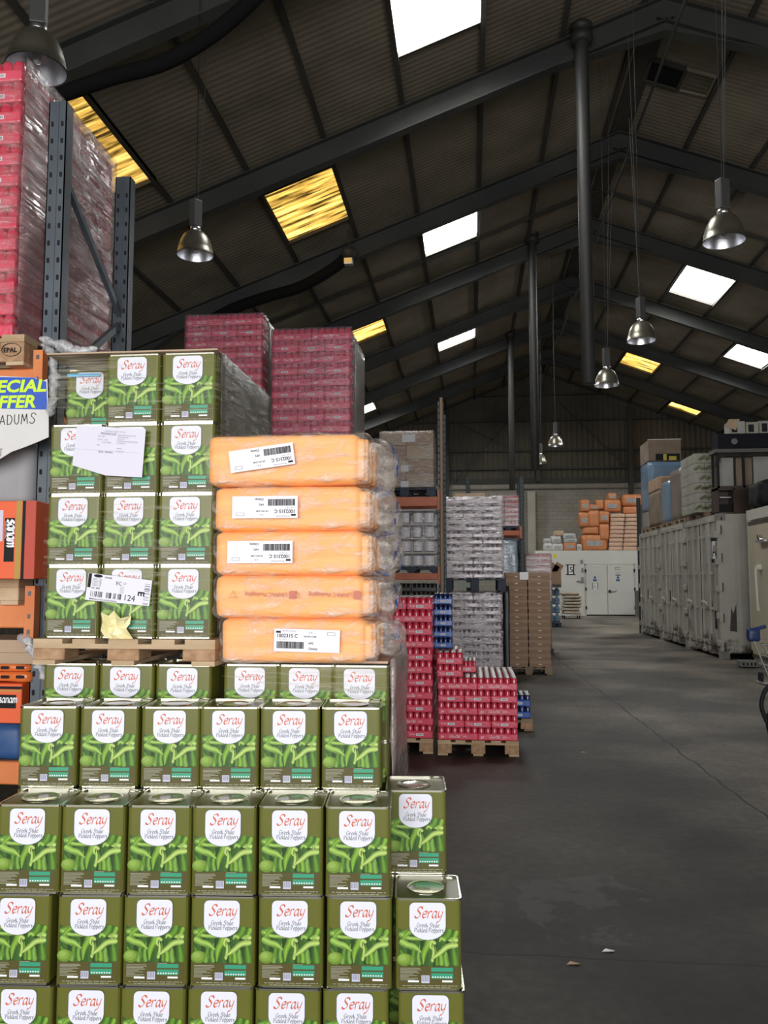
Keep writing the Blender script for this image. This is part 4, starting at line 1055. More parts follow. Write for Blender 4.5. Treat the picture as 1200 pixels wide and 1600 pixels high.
# left front pallet with the tall red stack
xb2 = at(677, 1165, Y=YP+.05).x; xa2 = xb2-.805
put(make_pallet(.8, 1.15, PHt), ((xa2+xb2)/2, YP+.05, 0), 'wooden pallet under the tall red stack, partly behind the tins', 'wooden pallets')
LP2 = .1295
for k in range(11):
    dx = (0, .004, -.003)[k % 3]
    layer_cases('red', xa2+dx, YP+.055, PHt+.002+k*LP2, k, 11, (k+1) % 2, .80, 4, 'the tall floor stack', 'red cases on the tall stack', sc=(1, 1, 1.04), full=(k == 10))
# small blue pallet
q = at(831, 1142, Z=0); xq = at(831, 1120, Y=9.9).x
put(make_pallet(.8, .9, .14, WOOD_OLD), (xq-.39, 9.9, 0), 'worn pallet carrying a few blue cases, right of the red stack', 'wooden pallets')
for k in range(2):
    for j in range(2): case('blue', xq-.275-.27*j, 9.92, .142+k*.135, True, 'low blue drinks case behind the stepped stack, %s, %s' % (('bottom', 'top')[k], ('right', 'left')[j]), 'blue cases on the small pallet', sc=(1, 1, 1.08))
# upper red stacks behind the orange bags
def upper_red(x0, x1, ytop, Y, n, where, zbot, depth, film_y):
    xa, xb = at(x0, ytop, Y=Y).x, at(x1, ytop, Y=Y).x; zt = at(x0, ytop, Y=Y).z; w = xb-xa; s_ = w/.80; lp = .1205
    zb = zt-n*lp
    for k in range(n):
        layer_cases('red', xa, Y, zb+k*lp, k, n, (n-1-k) % 2 if where == 'the higher rear stack' else (k+1) % 2, w, 4, where, 'red cases of '+where, sc=(s_, s_, .97), deeplim=1)
    film(xa-.012, xb+.012, Y-.012, Y+CW+.012, zb-.0, zt+.012, film_mat('red_load_film', .28, .50, stretch=(3, 3, 16), scale=2, lo=.40, hi=.7, col=(.26, .15, .20), rough=.25), 'stretch film round %s of red cases' % where, seed=11)
    o = MB().use(mat('grey_film_face', (.22, .21, .19), (.30, .285, .26), scale=3, rough=.3, coat=.5, bump=.3, bscale=12, stretch=(2, 2, 7))).soft(xa+.03, xb+.004, Y+CW+.015, Y+depth-.01, zb, zt+.002, .02, (6, 12, 14), .006, 6, 12)
    tag(o.build('wrapped_load', weld=True), 'grey film wrapped bulk of %s of red cases' % where, 'pallet load')
    put(make_pallet(w, depth, .14, WOOD_OLD), ((xa+xb)/2, Y, zb-.142), 'pallet under %s of red cases, behind the bags' % where, 'wooden pallets')
    return xa, xb, zb-.142
ua = upper_red(425, 548, 515, 8.2, 10, 'the upper right stack', 0, 1.15, 0)
ub = upper_red(290, 410, 493, 8.45, 10, 'the higher rear stack', 0, 1.15, 0)
# those pallets stand on wrapped lower loads, hidden by the tins
for (xa_, xb_, zz), Yq, lab in ((ua, 8.2, 'right'), (ub, 8.45, 'left')):
    o = MB().use(_M['grey_film_face']).soft(xa_, xb_, Yq, Yq+1.15, .15, zz-.002, .03, (6, 6, 10), .005, 5, 4)
    tag(o.build('wrapped_load', weld=True), 'lower film wrapped load carrying the %s upper red stack' % lab, 'pallet load')
    put(make_pallet(xb_-xa_, 1.15, .145, WOOD_OLD), ((xa_+xb_)/2, Yq, 0), 'floor pallet under the %s lower film wrapped load' % lab, 'wooden pallets')

# ================================================================== RACKING
def upright(mb, x, y, z1, w=.1, d=.075, holes=True, m=RACK, z0=0, pitch=.10, hole_from=0):
    mb.use(m); t_ = .006
    mb.box(x, x+w, y, y+t_, z0, z1); mb.box(x, x+t_, y, y+d, z0, z1); mb.box(x+w-t_, x+w, y, y+d, z0, z1)
    mb.box(x, x+.02, y+d, y+d+t_, z0, z1); mb.box(x+w-.02, x+w, y+d, y+d+t_, z0, z1)
    mb.box(x+w*.42, x+w*.58, y-.004, y, z0, z1)
    if holes:
        mb.use(HOLE); z = max(z0, hole_from)+.05
        while z < z1-.04:
            for hx in (x+w*.22, x+w*.78): mb.rbox(hx-.007, hx+.007, y-.0015, y+.0005, z-.015, z+.015, .004, 1)
            z += pitch
def rack(label, x, y, grp='pallet racks'):
    return thing('pallet_rack', label, 'rack', (x, y, 0), group=grp)
def rack_frame(R_, x, y0, y1, z1, w=.1, m=RACK):
    """an end frame of the rack R_: two perforated uprights and braces"""
    dx, dy = x-R_.location.x, y0-R_.location.y
    for yy in (0, y1-y0-.08):
        mb = MB(); upright(mb, dx, dy+yy, z1, w=w, m=m); mb.build('upright', R_)
    z = .3; k = 0; L_ = y1-y0-.04
    while z+1.0 < z1+.15:
        a, b = ((dx+w/2, dy+.05, z), (dx+w/2, dy+L_, z+.62)) if k % 2 == 0 else ((dx+w/2, dy+L_, z), (dx+w/2, dy+.05, z+.62))
        if b[2] < z1: MB().use(m).bar(a, b, .03, .04).build('brace', R_)
        z += .64; k += 1
def rack_beam(R_, x0, x1, y, z, h=.12, m=BEAM):
    dx, dy = x0-R_.location.x, y-R_.location.y; L_ = x1-x0
    o = MB().use(m).rbox(dx, dx+L_, dy, dy+.05, z, z+h, .006, 1).build('beam', R_)
    mb = MB().use(m); cx = dx+L_
    mb.box(cx, cx+.055, dy-.008, dy+.05, z-.06, z+h+.10); mb.use(RACK)
    for z_ in (-.02, h*.5, h+.06): mb.box(cx+.018, cx+.034, dy-.011, dy-.007, z+z_-.012, z+z_+.012)
    mb.build('end_plate', o)

# left rack
ul = Vector((-2.375, 4.3, at(68, 160, Y=4.3).z)); UX = at(60, 800, Y=4.3).x-.055
RX = ul.x
RK = rack('blue grey perforated pallet rack with orange beams at the left edge', RX, 4.3)
rack_frame(RK, RX, 4.3, 5.27, ul.z, w=.105)
for yy in (4.235, 5.18):
    rack_beam(RK, RX-1.6, RX-.003, yy, at(30, 981, Y=4.25).z, .125)
    rack_beam(RK, RX-1.6, RX-.003, yy, at(30, 612, Y=4.25).z, .125)
    rack_beam(RK, RX-1.6, RX-.003, yy, at(10, 1225, Y=4.25).z, .12)
zs2 = at(30, 612, Y=4.25).z+.125
# pallet marked EPAL and wrapped red load above
pe = at(60, 585, Y=4.2)
PEP = make_pallet(1.2, 1.2, .17, WOOD, WOOD_CHIP); put(PEP, (RX-.62, 4.16, zs2+.0), 'pallet stamped EPAL on the upper rack level at the left', 'wooden pallets')
mb = MB().use(BLACK); c = Vector((.53, -.004, .085))
for k in range(20):
    a0, a1 = 2*pi*k/20, 2*pi*(k+1)/20
    mb.bar(c+Vector((.055*cos(a0), 0, .036*sin(a0))), c+Vector((.055*cos(a1), 0, .036*sin(a1))), .002, .005, up=(0, 1, 0))
mb.text('EPAL', c+Vector((-.046, -.001, -.014)), (1, 0, 0), (0, 0, 1), .036, bold=.02); mb.build('stamp', PEP)
zr = zs2+.175; lpx = .1225
nl = 13
for k in range(nl):
    x1_ = RX-.115
    for d in range(3):
        # aisle side shows long sides; the front shows short ends
        t = case('red', x1_-CW, 4.20+d*.40, zr+k*lpx, True, 'red case in the wrapped high left load, %s%s' % (lay(k, nl), ', front' if d == 0 else ', %s row back' % ORD[d]), 'red cases in the high left load', sc=(1, 1, .985))
    case('red', x1_-2*CW-.004, 4.20, zr+k*lpx, True, 'red case in the wrapped high left load, %s, front left' % lay(k, nl), 'red cases in the high left load', sc=(1, 1, .985))
film(RX-1.0, RX-.098, 4.17, 5.42, zr+.0, zr+nl*lpx+.03, film_mat('high_left_film', .06, .45, stretch=(3, 3, 15), scale=1.5, lo=.46, hi=.66, col=(.46, .30, .30), rough=.16, bump=1.5), 'glossy wrinkled film round the high left load of red cases', r=.04, amp=.010, n=(12, 20, 24), seed=15)
o = MB().use(film_mat('brownish_side_film', .28, .80, stretch=(3, 1.4, 22), scale=1.6, lo=.42, hi=.64, col=(.46, .24, .25), rough=.12, bump=3.0)).soft(RX-.092, RX-.086, 4.2, 5.40, zr+.01, zr+nl*lpx+.02, .003, (1, 20, 26), .012, 7, 16)
tag(o.build('stretch_film', weld=True), 'brownish glossy film on the aisle side of the high left load', 'plastic film', 'stretch film round pallet loads')
# goods on the left rack levels
zb1 = at(30, 981, Y=4.25).z+.125
put(make_pallet(1.2, 1.1, .135, WOOD, WOOD), (RX-.625, 4.2, zb1), 'pallet under the orange printed box on the left rack', 'wooden pallets')
def sanam_box(x0, x1, y0, y1, z0, z1, label, rot=False, side=True):
    t = thing('printed_box', label, 'box', ((x0+x1)/2, y0, z0), group='orange printed boxes'); w = x1-x0; h = z1-z0
    MB().use(mat('orange_red_box_print', (.78, .115, .03), rough=.5)).rbox(-w/2, w/2, 0, y1-y0, 0, h, .004, 1).build('carton', t)
    mb = MB()
    if rot:
        for a, b, m in ((w/2-.105, w/2-.075, mat('gold_print', (.42, .26, .04), rough=.5)), (w/2-.072, w/2-.055, BLACK), (w/2-.055, w/2, mat('dark_red_box_print', (.50, .06, .03), rough=.5))): mb.use(m).quad((a, -.001, 0), (b, -.001, 0), (b, -.001, h), (a, -.001, h))
        mb.use(BLACK).box(w/2-.165, w/2-.112, -.002, -.001, h*.22, h*.78); mb.use(WHITE).strokes('sanam', (w/2-.150, -.003, h*.76), (0, 0, -1), (1, 0, 0), .036, nib=(.13, .14), pen=.05, space=.02)
        mb.use(WHITE).text('FOOD SELECTIONS', (w/2-.162, -.003, h*.74), (0, 0, -1), (1, 0, 0), .010)
        mb.use(mat('lilac_label', (.62, .58, .70), rough=.5)).box(w/2-.26, w/2-.175, -.002, -.001, h*.48, h*.88)
    else:
        mb.use(BLACK).quad((-w/2, -.001, h*.86), (w/2, -.001, h*.86), (w/2, -.001, h*.93), (-w/2, -.001, h*.93))
        mb.use(mat('gold_print', (.42, .26, .04))).quad((-w/2, -.001, h*.80), (w/2, -.001, h*.80), (w/2, -.001, h*.84), (-w/2, -.001, h*.84))
        mb.use(BLACK).box(w/2-.135, w/2-.03, -.002, -.001, h*.38, h*.72); mb.use(WHITE).strokes('sanam', (w/2-.127, -.003, h*.52), (1, 0, 0), (0, 0, 1), .026, nib=(.10, .12), pen=.05, space=.05)
        mb.use(WHITE).box(w/2-.26, w/2-.15, -.002, -.001, h*.05, h*.35)
    mb.build('printing', t); return t
zx0 = zb1+.137; zx1 = at(20, 789, Y=4.22).z
sanam_box(at(55, 840, Y=4.0).x-.55, at(55, 840, Y=4.0).x, 4.0, 4.288, zx0, zx1, 'orange printed box turned on its side on the left rack', rot=True)
g = MB().use(mat('grey_board', (.30, .30, .31), (.34, .34, .36), scale=3, rough=.6)).soft(RX-.7, RX-.03, 4.30, 4.85, zx1+.002, at(20, 690, Y=4.3).z, .02, (8, 6, 6), .006, 4, 2)
tag(g.build('grey_carton', weld=True), 'plain grey cardboard bulk above the orange printed box', 'box')
g = MB().use(WOOD_OLD).box(RX-.5, RX-.02, 4.24, 4.29, zx1+.0, zx1+.008)
# below the beam
zbm = at(10, 1225, Y=4.25).z+.12
def pos(name, px, Y, d, m, label, cat, amp=0, grp=None, r=.006):
    a, b = at(px[0], px[3], Y=Y), at(px[2], px[1], Y=Y)
    mb = MB().use(m)
    if amp: mb.soft(a.x, b.x, Y, Y+d, a.z, b.z, r, (8, 6, 4), amp, 6, int(px[1]))
    else: mb.rbox(a.x, b.x, Y, Y+d, a.z, b.z, r, 2)
    return tag(mb.build(name, weld=bool(amp)), label, cat, grp)
pos('carton', (-60, 1000, 48, 1020), 4.28, .4, CARD_LT, 'upper flat brown carton under the left rack beam', 'box', grp='flat cartons under the beam')
pos('carton', (-60, 1020, 52, 1037), 4.27, .4, CARD_LT, 'lower flat brown carton under the left rack beam', 'box', grp='flat cartons under the beam')
ORB = mat('orange_packet_film', (.72, .17, .04), rough=.25, coat=.5)
for i, (y0, y1, lab) in enumerate(((1037, 1050, 'upper'), (1050, 1066, 'lower'))):
    o = pos('snack_packet', (-50, y0, 46, y1), 4.27, .35, ORB, '%s orange snack packet with small black labels on the left rack' % lab, 'packet', amp=.008, r=.02, grp='orange snack packets')
    mb = MB().use(BLACK)
    for xx in (4, 28): a = at(xx-3, (y0+y1)/2+2, Y=4.262); mb.rbox(a.x, a.x+.045, 4.258, 4.2625, a.z, a.z+.016, .002, 1)
    mb.build('small_label', o)
za, zb_ = at(0, 1130, Y=4.26).z, at(0, 1068, Y=4.26).z
sanam_box(RX-.6, RX-.02, 4.26, 4.66, za, zb_, 'lower orange printed box with a black logo beside the tins')
pos('blue_sack', (-60, 1131, 34, 1189), 4.3, .4, mat('blue_sack', (.02, .06, .16), (.03, .09, .24), scale=5, rough=.5), 'dark blue sack below the lower orange printed box', 'sack', amp=.012, r=.03)

# special offer sign hanging on the upper beam
YS = 4.12
pts = [(-60, 585), (57, 590), (60, 598), (74, 592), (76, 655), (76, 683), (60, 690), (40, 698), (18, 706), (0, 717), (-60, 735)]
t = thing('offer_sign', 'white and blue special offer sign hung on the left rack', 'sign', at(0, 600, Y=YS)); o = Vector(t.location)
P = [at(x, y, Y=YS)-o for x, y in pts]; n = len(P)
MB().use(mat('poster_paper', (.66, .65, .63), (.72, .71, .69), scale=3, rough=.6)).add([tuple(v) for v in P]+[(v.x, v.y+.003, v.z) for v in P], [tuple(range(n))[::-1], tuple(range(n, 2*n))]+[(i, (i+1) % n, n+(i+1) % n, n+i) for i in range(n)]).build('poster', t)
bl = [(-60, 588), (54, 590), (60, 594), (72, 596), (74, 640), (-60, 637)]; P = [at(x, y, Y=YS-.0015)-o for x, y in bl]
MB().use(mat('royal_blue_print', (.02, .09, .50), rough=.4)).add(P, [tuple(range(len(P)))[::-1]]).build('blue_panel', t)
LIME = mat('lime_yellow_print', (.62, .90, .03), rough=.4)
mb = MB().use(LIME); a = at(71, 611, Y=YS-.003)-o; mb.text('SPECIAL', a, (1, 0, 0), (0, 0, 1), .090, bold=.035, shear=.15, align='RIGHT', stretch=1.18)
a = at(54, 636, Y=YS-.003)-o; mb.text('OFFER', a, (1, 0, 0), (0, 0, 1), .092, bold=.035, shear=.15, align='RIGHT', stretch=1.10); mb.build('offer_lettering', t)
mb = MB().use(BLACK); sz = .031; b_ = at(-1, 664, Y=YS-.003)-o
mb.strokes('ADUMS', b_, (1, 0, .03), (0, 0, 1), sz*1.12, nib=(.03, .03), pen=.05, space=.30)
mb.strokes('POP', b_-Vector((.14, 0, .0)), (1, 0, .03), (0, 0, 1), sz*1.12, nib=(.03, .03), pen=.05, space=.25) if 'O' in GLYPH else None
b_ = at(-2, 713, Y=YS-.003)-o; mb.strokes('T', b_, (1, 0, .03), (0, 0, 1), .026, nib=(.03, .03), pen=.05)
mb.build('handwriting', t)
# loose bunches of stretch film
LOOSE = film_mat('loose_film', .25, .8, stretch=(9, 9, 6), scale=4, lo=.42, hi=.62, col=(.78, .78, .80), rough=.2)
def bunch(pts, Y, r, label, seed):
    P = cr([at(x, y, Y=Y+dy) for x, y, dy in pts], 5); random.seed(seed)
    mb = MB().use(LOOSE)
    rs = [r*random.uniform(.5, 1.3)*(.35 if i in (0, len(P)-1) else 1) for i in range(len(P))]
    mb.tube(P, rs, 9)
    mb.tube([p+Vector((random.uniform(-.02, .02), random.uniform(-.02, .02), random.uniform(-.01, .01))) for p in P], [q*.6 for q in rs], 7)
    tag(mb.build('loose_film'), label, 'plastic film', 'loose bunches of stretch film')
bunch([(70, 540, .1), (80, 555, 0), (84, 590, 0), (82, 620, 0), (78, 650, .05)], 3.95, .022, 'torn film dangling beside the rack upright and the sign', 3)
bunch([(62, 528, 0), (90, 538, 0), (120, 548, 0), (150, 545, 0)], 3.95, .03, 'bunched film lying above the cardboard on the tins', 4)
bunch([(30, 995, 0), (45, 1003, -.1), (52, 1020, -.1), (62, 1040, -.1), (70, 1062, -.1)], 4.0, .02, 'torn film hanging from the upper pallet at the left', 5)
bunch([(260, 996, 0), (290, 1000, 0), (318, 996, 0)], 3.56, .014, 'film gathered at the right foot of the upper tins', 6)
bunch([(617, 1130, .3), (622, 1160, .3), (618, 1185, .3), (626, 1205, .3)], 3.7, .014, 'ragged film edge hanging beside the floor pallets', 8)
random.seed(21)

# middle rack, behind the red stack
MX = at(684, 800, Y=12.3).x
RK = rack('middle pallet rack with red orange beams, behind the tall red stack', MX, 12.3)
rack_frame(RK, MX, 12.3, 13.4, at(688, 622, Y=12.3).z-.05, w=.095)
rack_frame(RK, MX-2.8, 12.3, 13.4, 4.4, w=.095)
po = at(689, 622, Y=12.25); tag(MB().use(mat('copper_pole', (.30, .20, .13), rough=.5)).tube([(po.x, 12.22, .0), (po.x, 12.22, po.z)], .025, 8).build('pole'), 'thin brownish pole rising beside the middle rack', 'pole')
zA, zB = at(650, 791, Y=12.25).z, at(650, 906, Y=12.25).z
for yy in (12.24, 13.33):
    rack_beam(RK, MX-2.7, MX-.003, yy, zA, .14, BEAM_DK); rack_beam(RK, MX-2.7, MX-.003, yy, zB, .10, BEAM_DK)
NAVY = mat('dark_blue_pallet_paint', (.008, .016, .035), (.015, .025, .05), scale=4, rough=.6)
zA += .14; zB += .10
a, b = at(592, 770, Y=12.3), at(679, 770, Y=12.3)
put(make_pallet(b.x-a.x+.1, 1.05, .15, NAVY, NAVY), ((a.x+b.x)/2-.03, 12.27, zA), 'dark blue pallet under the wrapped brown boxes on the middle rack', 'dark pallets')
a, b = at(593, 762, Y=12.32), at(677, 673, Y=12.32); z0 = zA+.152; n = 4; hh = (b.z-z0)/n; wv = b.x-a.x
for k in range(n):
    for j in range(2):
        t = tag(MB().use(CARD_LT if (k+j) % 2 else CARD).rbox(a.x+j*wv/2, a.x+(j+1)*wv/2-.004, 12.32, 13.2, z0+k*hh, z0+(k+1)*hh-.004, .006, 1).build('carton'), 'brown carton in the wrapped load on the middle rack, %s, %s' % (lay(k, n), ('left', 'right')[j]), 'box', 'cartons on the middle rack')
mb = MB().use(GREYPRINT); aa = at(604, 690, Y=12.30)
mb.tube([(aa.x+.0, 12.318, aa.z-.08), (aa.x+.06, 12.318, aa.z-.02), (aa.x+.12, 12.318, aa.z-.08)], .006, 4); mb.box(aa.x-.02, aa.x+.14, 12.316, 12.318, aa.z-.11, aa.z-.10)
tag(mb.build('printed_mark'), 'dark printed mark on the wrapped brown carton', 'marking')
film(a.x-.01, b.x+.01, 12.30, 13.22, z0, b.z+.01, film_mat('box_load_film', .10, .75, stretch=(4, 4, 20), scale=2.2, lo=.44, hi=.62, col=(.80, .76, .74), bump=3, rough=.12), 'shiny film round the brown cartons on the middle rack', seed=22)
for (x, y, w_, h_, lab) in ((628, 680, .20, .12, 'upper'), (626, 727, .12, .10, 'middle'), (626, 752, .12, .10, 'lower')):
    q = at(x, y+5, Y=12.28); tag(MB().use(mat('load_paper', (.55, .55, .58), rough=.5)).box(q.x, q.x+w_, 12.282, 12.284, q.z-h_/2, q.z+h_/2).build('paper_sheet'), '%s paper sheet stuck on the wrapped cartons' % lab, 'paper', 'papers on the wrapped cartons')
# buckets
a, b = at(606, 890, Y=12.32), at(680, 795, Y=12.32)
put(make_pallet(b.x-a.x+.1, 1.05, .10, NAVY, NAVY), ((a.x+b.x)/2, 12.28, zB), 'dark pallet under the wrapped buckets on the middle rack', 'dark pallets')
z0 = zB+.105; n = 4; hh = (b.z-z0)/n; wv = b.x-a.x; BUCK = None
for k in range(n):
    pad = MB().use(mat('pale_layer_pad', (.42, .38, .35), rough=.6)).box(a.x-.01, b.x+.02, 12.31, 13.1, z0+(k+1)*hh-.028, z0+(k+1)*hh-.004)
    tag(pad.build('layer_pad'), 'pale cardboard pad over the buckets, %s' % lay(k, n), 'cardboard', 'pads between the buckets')
    for j in range(4):
        x = a.x+wv*(j+.5)/4; r_ = wv/8-.004
        if BUCK is None:
            BUCK = thing('bucket', '', 'bucket', group='wrapped buckets on the middle rack'); H_ = hh-.035
            MB().use(mat('dark_bucket', (.07, .08, .11), rough=.4)).lathe([(0, 0), (r_*.85, 0), (r_*.95, H_*.86), (r_, H_*.88), (r_, H_), (0, H_)], n=20).build('pail', BUCK)
            mb = MB().use(mat('bucket_label', (.70, .68, .72), rough=.4)); nn = 10
            vs = [((r_*.94)*sin(-1.2+2.4*i/nn), -(r_*.94)*cos(-1.2+2.4*i/nn)-.002, zz) for zz in (H_*.06, H_*.85) for i in range(nn+1)]
            mb.add(vs, [(i, i+1, nn+2+i, nn+1+i) for i in range(nn)], True); mb.build('bucket_label', BUCK); t = BUCK
        else: t = copy_tree(BUCK, (0, 0, 0), 0, group='wrapped buckets on the middle rack')
        t.location = (x, 12.33+r_, z0+k*hh); t.rotation_euler = (0, 0, random.uniform(-.6, .6)); t['label'] = 'labelled bucket on the middle rack, %s, %s' % (lay(k, n), ('far left', 'left', 'right', 'far right')[j])
film(a.x-.015, b.x+.03, 12.295, 13.12, z0-.01, b.z+.01, film_mat('bucket_film', .08, .5, stretch=(4, 4, 12), scale=2.4, lo=.44, hi=.66, col=(.72, .68, .70)), 'film round the stacked buckets on the middle rack', seed=25, amp=.01)
# second wrapped load behind the bucket load, seen as a dark rippled edge, and black trays
for k in range(2):
    a = at(606, 933-13*k, Y=12.32)
    for j in range(2): case('black', a.x-.03+.36*j, 12.32, zB-.10-.30+.125*k, False, 'black bottle tray under the lower middle beam, %s, %s' % (('bottom', 'top')[k], ('left', 'right')[j]), 'black bottle trays')
zt_ = zB-.10-.30
o = MB().use(_M['grey_film_face']).soft(at(606, 930, Y=12.3).x-.3, at(680, 930, Y=12.3).x+.0, 12.3, 13.2, .15, zt_-.003, .02, (6, 6, 8), .004, 5, 4)
tag(o.build('wrapped_load', weld=True), 'film wrapped load under the black bottle trays', 'pallet load')
put(make_pallet(1.0, .95, .148, NAVY, NAVY), (at(640, 930, Y=12.3).x-.1, 12.3, 0), 'dark floor pallet below the black bottle trays', 'dark pallets')

# silver wrapped stacks
YSv = 14.4
a, b = at(694, 903, Y=YSv), at(784, 776, Y=YSv); c, d = at(697, 1046, Y=YSv), at(783, 926, Y=YSv)
put(make_pallet(1.02, 1.15, .145, NAVY, NAVY), ((c.x+d.x)/2, YSv, 0), 'dark pallet on the floor under the lower silver stack', 'dark pallets')
wl = d.x-c.x; sc_ = wl/.80; n = 11; z0 = .147; lp = (d.z-z0)/n
for k in range(n): layer_cases('pale', c.x, YSv+.01, z0+k*lp, k, n, k % 2, wl, 3, 'the lower silver stack', 'silver cases of the lower stack', sc=(sc_, sc_, lp/CH*.99))
film(c.x-.02, d.x+.03, YSv-.02, YSv+1.15, z0, d.z+.005, FILM_HEAVY, 'glossy crumpled film round the lower silver stack', amp=.022, seed=31, freq=6)
zt3 = d.z+.008
put(make_pallet(1.06, 1.15, a.z-zt3-.002, NAVY, NAVY), ((c.x+d.x)/2+.03, YSv-.01, zt3), 'dark blue pallet between the two silver stacks', 'dark pallets')
q = at(715, 914, Y=YSv-.02); tag(MB().use(mat('greenish_card', (.25, .29, .25), rough=.6)).box(q.x, q.x+.22, YSv-.02, YSv-.012, q.z-.045, q.z+.045).build('card_label'), 'pale green card on the dark pallet between the silver stacks', 'card')
n = 12; lp = (b.z-a.z)/n; wl = b.x-a.x; sc_ = wl/.80
for k in range(n): layer_cases('pale', a.x, YSv+.01, a.z+.002+k*lp, k, n, k % 2, wl, 3, 'the upper silver stack', 'silver cases of the upper stack', sc=(sc_, sc_, lp/CH*.985))
film(a.x-.02, b.x+.02, YSv-.02, YSv+1.15, a.z, b.z+.012, FILM_HEAVY, 'glossy crumpled film round the upper silver stack', amp=.022, seed=33, freq=6)
# flat wooden box on top
q = at(710, 775, Y=YSv+.4); tag(MB().use(CARD_LT).rbox(q.x, q.x+.55, YSv+.35, YSv+.9, b.z+.02, b.z+.10, .01, 1).build('carton'), 'flat light carton on top of the upper silver stack', 'box')
# black slab added for the dark right side of the load
q0, q1 = at(785, 1045, Y=YSv+.35), at(793, 915, Y=YSv+.35)
tag(MB().use(BLACKC).soft(d.x+.05, d.x+.15, YSv+.1, YSv+1.1, .0, q1.z, .02, (3, 8, 12), .01, 5, 3).build('dark_load_side', weld=True), 'tall black slab along the right of the lower silver stack', 'board')

# brown flat boxes on a pallet
YBx = 15.65
a, b = at(791, 1045, Y=YBx), at(862, 1045, Y=YBx); wv = b.x-a.x
put(make_pallet(wv+.03, 1.0, .14, WOOD_OLD, WOOD_OLD), ((a.x+b.x)/2, YBx, 0), 'wooden pallet under the flat brown boxes', 'wooden pallets')
ztop = at(825, 812, Y=YBx).z
FB = None; n = 13; z0 = .142; zt = at(825, 905, Y=YBx).z; hh = (zt-z0)/n
for k in range(n):
    for j in range(2):
        if FB is None:
            FB = thing('flat_box', '', 'box'); w2 = wv/2-.012; LT = mat('box_lid_card', (.36, .235, .155), rough=.75)
            MB().use(CARD).box(-w2/2+.005, w2/2-.005, .005, .55, 0, hh*.55).build('box_base', FB)
            MB().use(LT).box(-w2/2, w2/2, 0, .555, hh*.48, hh-.003).build('lid', FB)
            mb = MB().use(mat('hand_hole_glint', (.75, .68, .6), rough=.4)); mb.add([(-.03, -.0015+.005, hh*.32), (.03, .0035, hh*.30), (.035, .0035, hh*.38), (0, .0035, hh*.44), (-.03, .0035, hh*.40)], [(0, 1, 2, 3, 4)]); mb.build('hand_hole_highlight', FB); t = FB  # bright highlight at the hand hole, painted as a small pale patch
        else: t = copy_tree(FB, (0, 0, 0))
        t.location = (a.x+wv*(j+.5)/2+random.uniform(-.004, .004), YBx+.01+random.uniform(-.006, .006), z0+k*hh); t['group'] = 'flat brown boxes on the pallet'
        t['label'] = 'flat brown lidded box, %s column, %s' % (('left', 'right')[j], lay(k, n))
t = copy_tree(FB, (a.x+wv*.25, YBx+.01, z0+n*hh+.002), 0, 'flat brown box crowning the left column of boxes', 'flat brown boxes on the pallet')
t = copy_tree(FB, (a.x+wv*.76, YBx+.03, z0+n*hh+.002), 0, 'flat brown box crowning the right column of boxes', 'flat brown boxes on the pallet')
q = at(812, 894, Y=YBx-.01); tag(MB().use(WHITE).box(q.x, q.x+.16, YBx-.006, YBx-.004, q.z-.14, q.z).build('paper_sheet'), 'white paper stuck on top of the brown boxes', 'paper')

# rack beyond with reddish cases and blue wrapped load
YR = 19.0
b0 = at(775, 837, Y=YR); b1 = at(815, 829, Y=YR)
RK = rack('distant dark pallet rack with one red orange beam, beyond the silver stack', at(728, 800, Y=YR).x, YR)
for xx in (812, 728): rack_frame(RK, at(xx, 800, Y=YR).x, YR, YR+1.1, at(815, 745, Y=YR).z, w=.10, m=RACK_DK)
for yy in (YR-.05, YR+1.0): rack_beam(RK, at(738, 800, Y=YR).x, b1.x-.05, yy, b0.z, b1.z-b0.z, BEAM_DK)
put(make_pallet(.62, 1.05, .1, NAVY, NAVY), (at(796, 800, Y=YR).x-.03, YR-.02, b1.z), 'dark pallet under the reddish cases beyond the silver stack', 'dark pallets')
n = 6; z0 = b1.z+.102; zt = at(790, 774, Y=YR).z; lp = (zt-z0)/n; xa_, xb_ = at(766, 800, Y=YR).x, at(811, 800, Y=YR).x
for k in range(n):
    for j in range(2): case('pink', xa_+j*(xb_-xa_)/2, YR, z0+k*lp, True, 'dusty reddish case on the distant rack, %s, %s' % (lay(k, n), ('left', 'right')[j]), 'reddish cases on the distant rack', sc=((xb_-xa_)/2/CW*.98, (xb_-xa_)/2/CW*.98, lp/CH*.97))
film(xa_-.02, xb_+.02, YR-.02, YR+1.0, z0, zt+.01, film_mat('dusty_case_film', .25, .6, stretch=(2, 2, 8), scale=2, lo=.4, hi=.62, col=(.42, .36, .35)), 'dusty film round the reddish cases on the distant rack', seed=41)
a, b = at(776, 893, Y=YR), at(809, 840, Y=YR)
o = MB().use(film_mat('silver_blue_film', .92, 1, stretch=(4, 4, 7), scale=2.5, lo=.3, hi=.6, col=(.30, .38, .46))).soft(a.x, b.x, YR+.02, YR+1, .4, b.z, .04, (8, 8, 12), .03, 5, 9)
tag(o.build('wrapped_load', weld=True), 'silver blue film wrapped load under the distant beam', 'pallet load')
put(make_pallet(.62, 1.0, .395, NAVY, NAVY), ((a.x+b.x)/2, YR+.02, 0), 'high dark pallet base under the silver blue load', 'dark pallets')
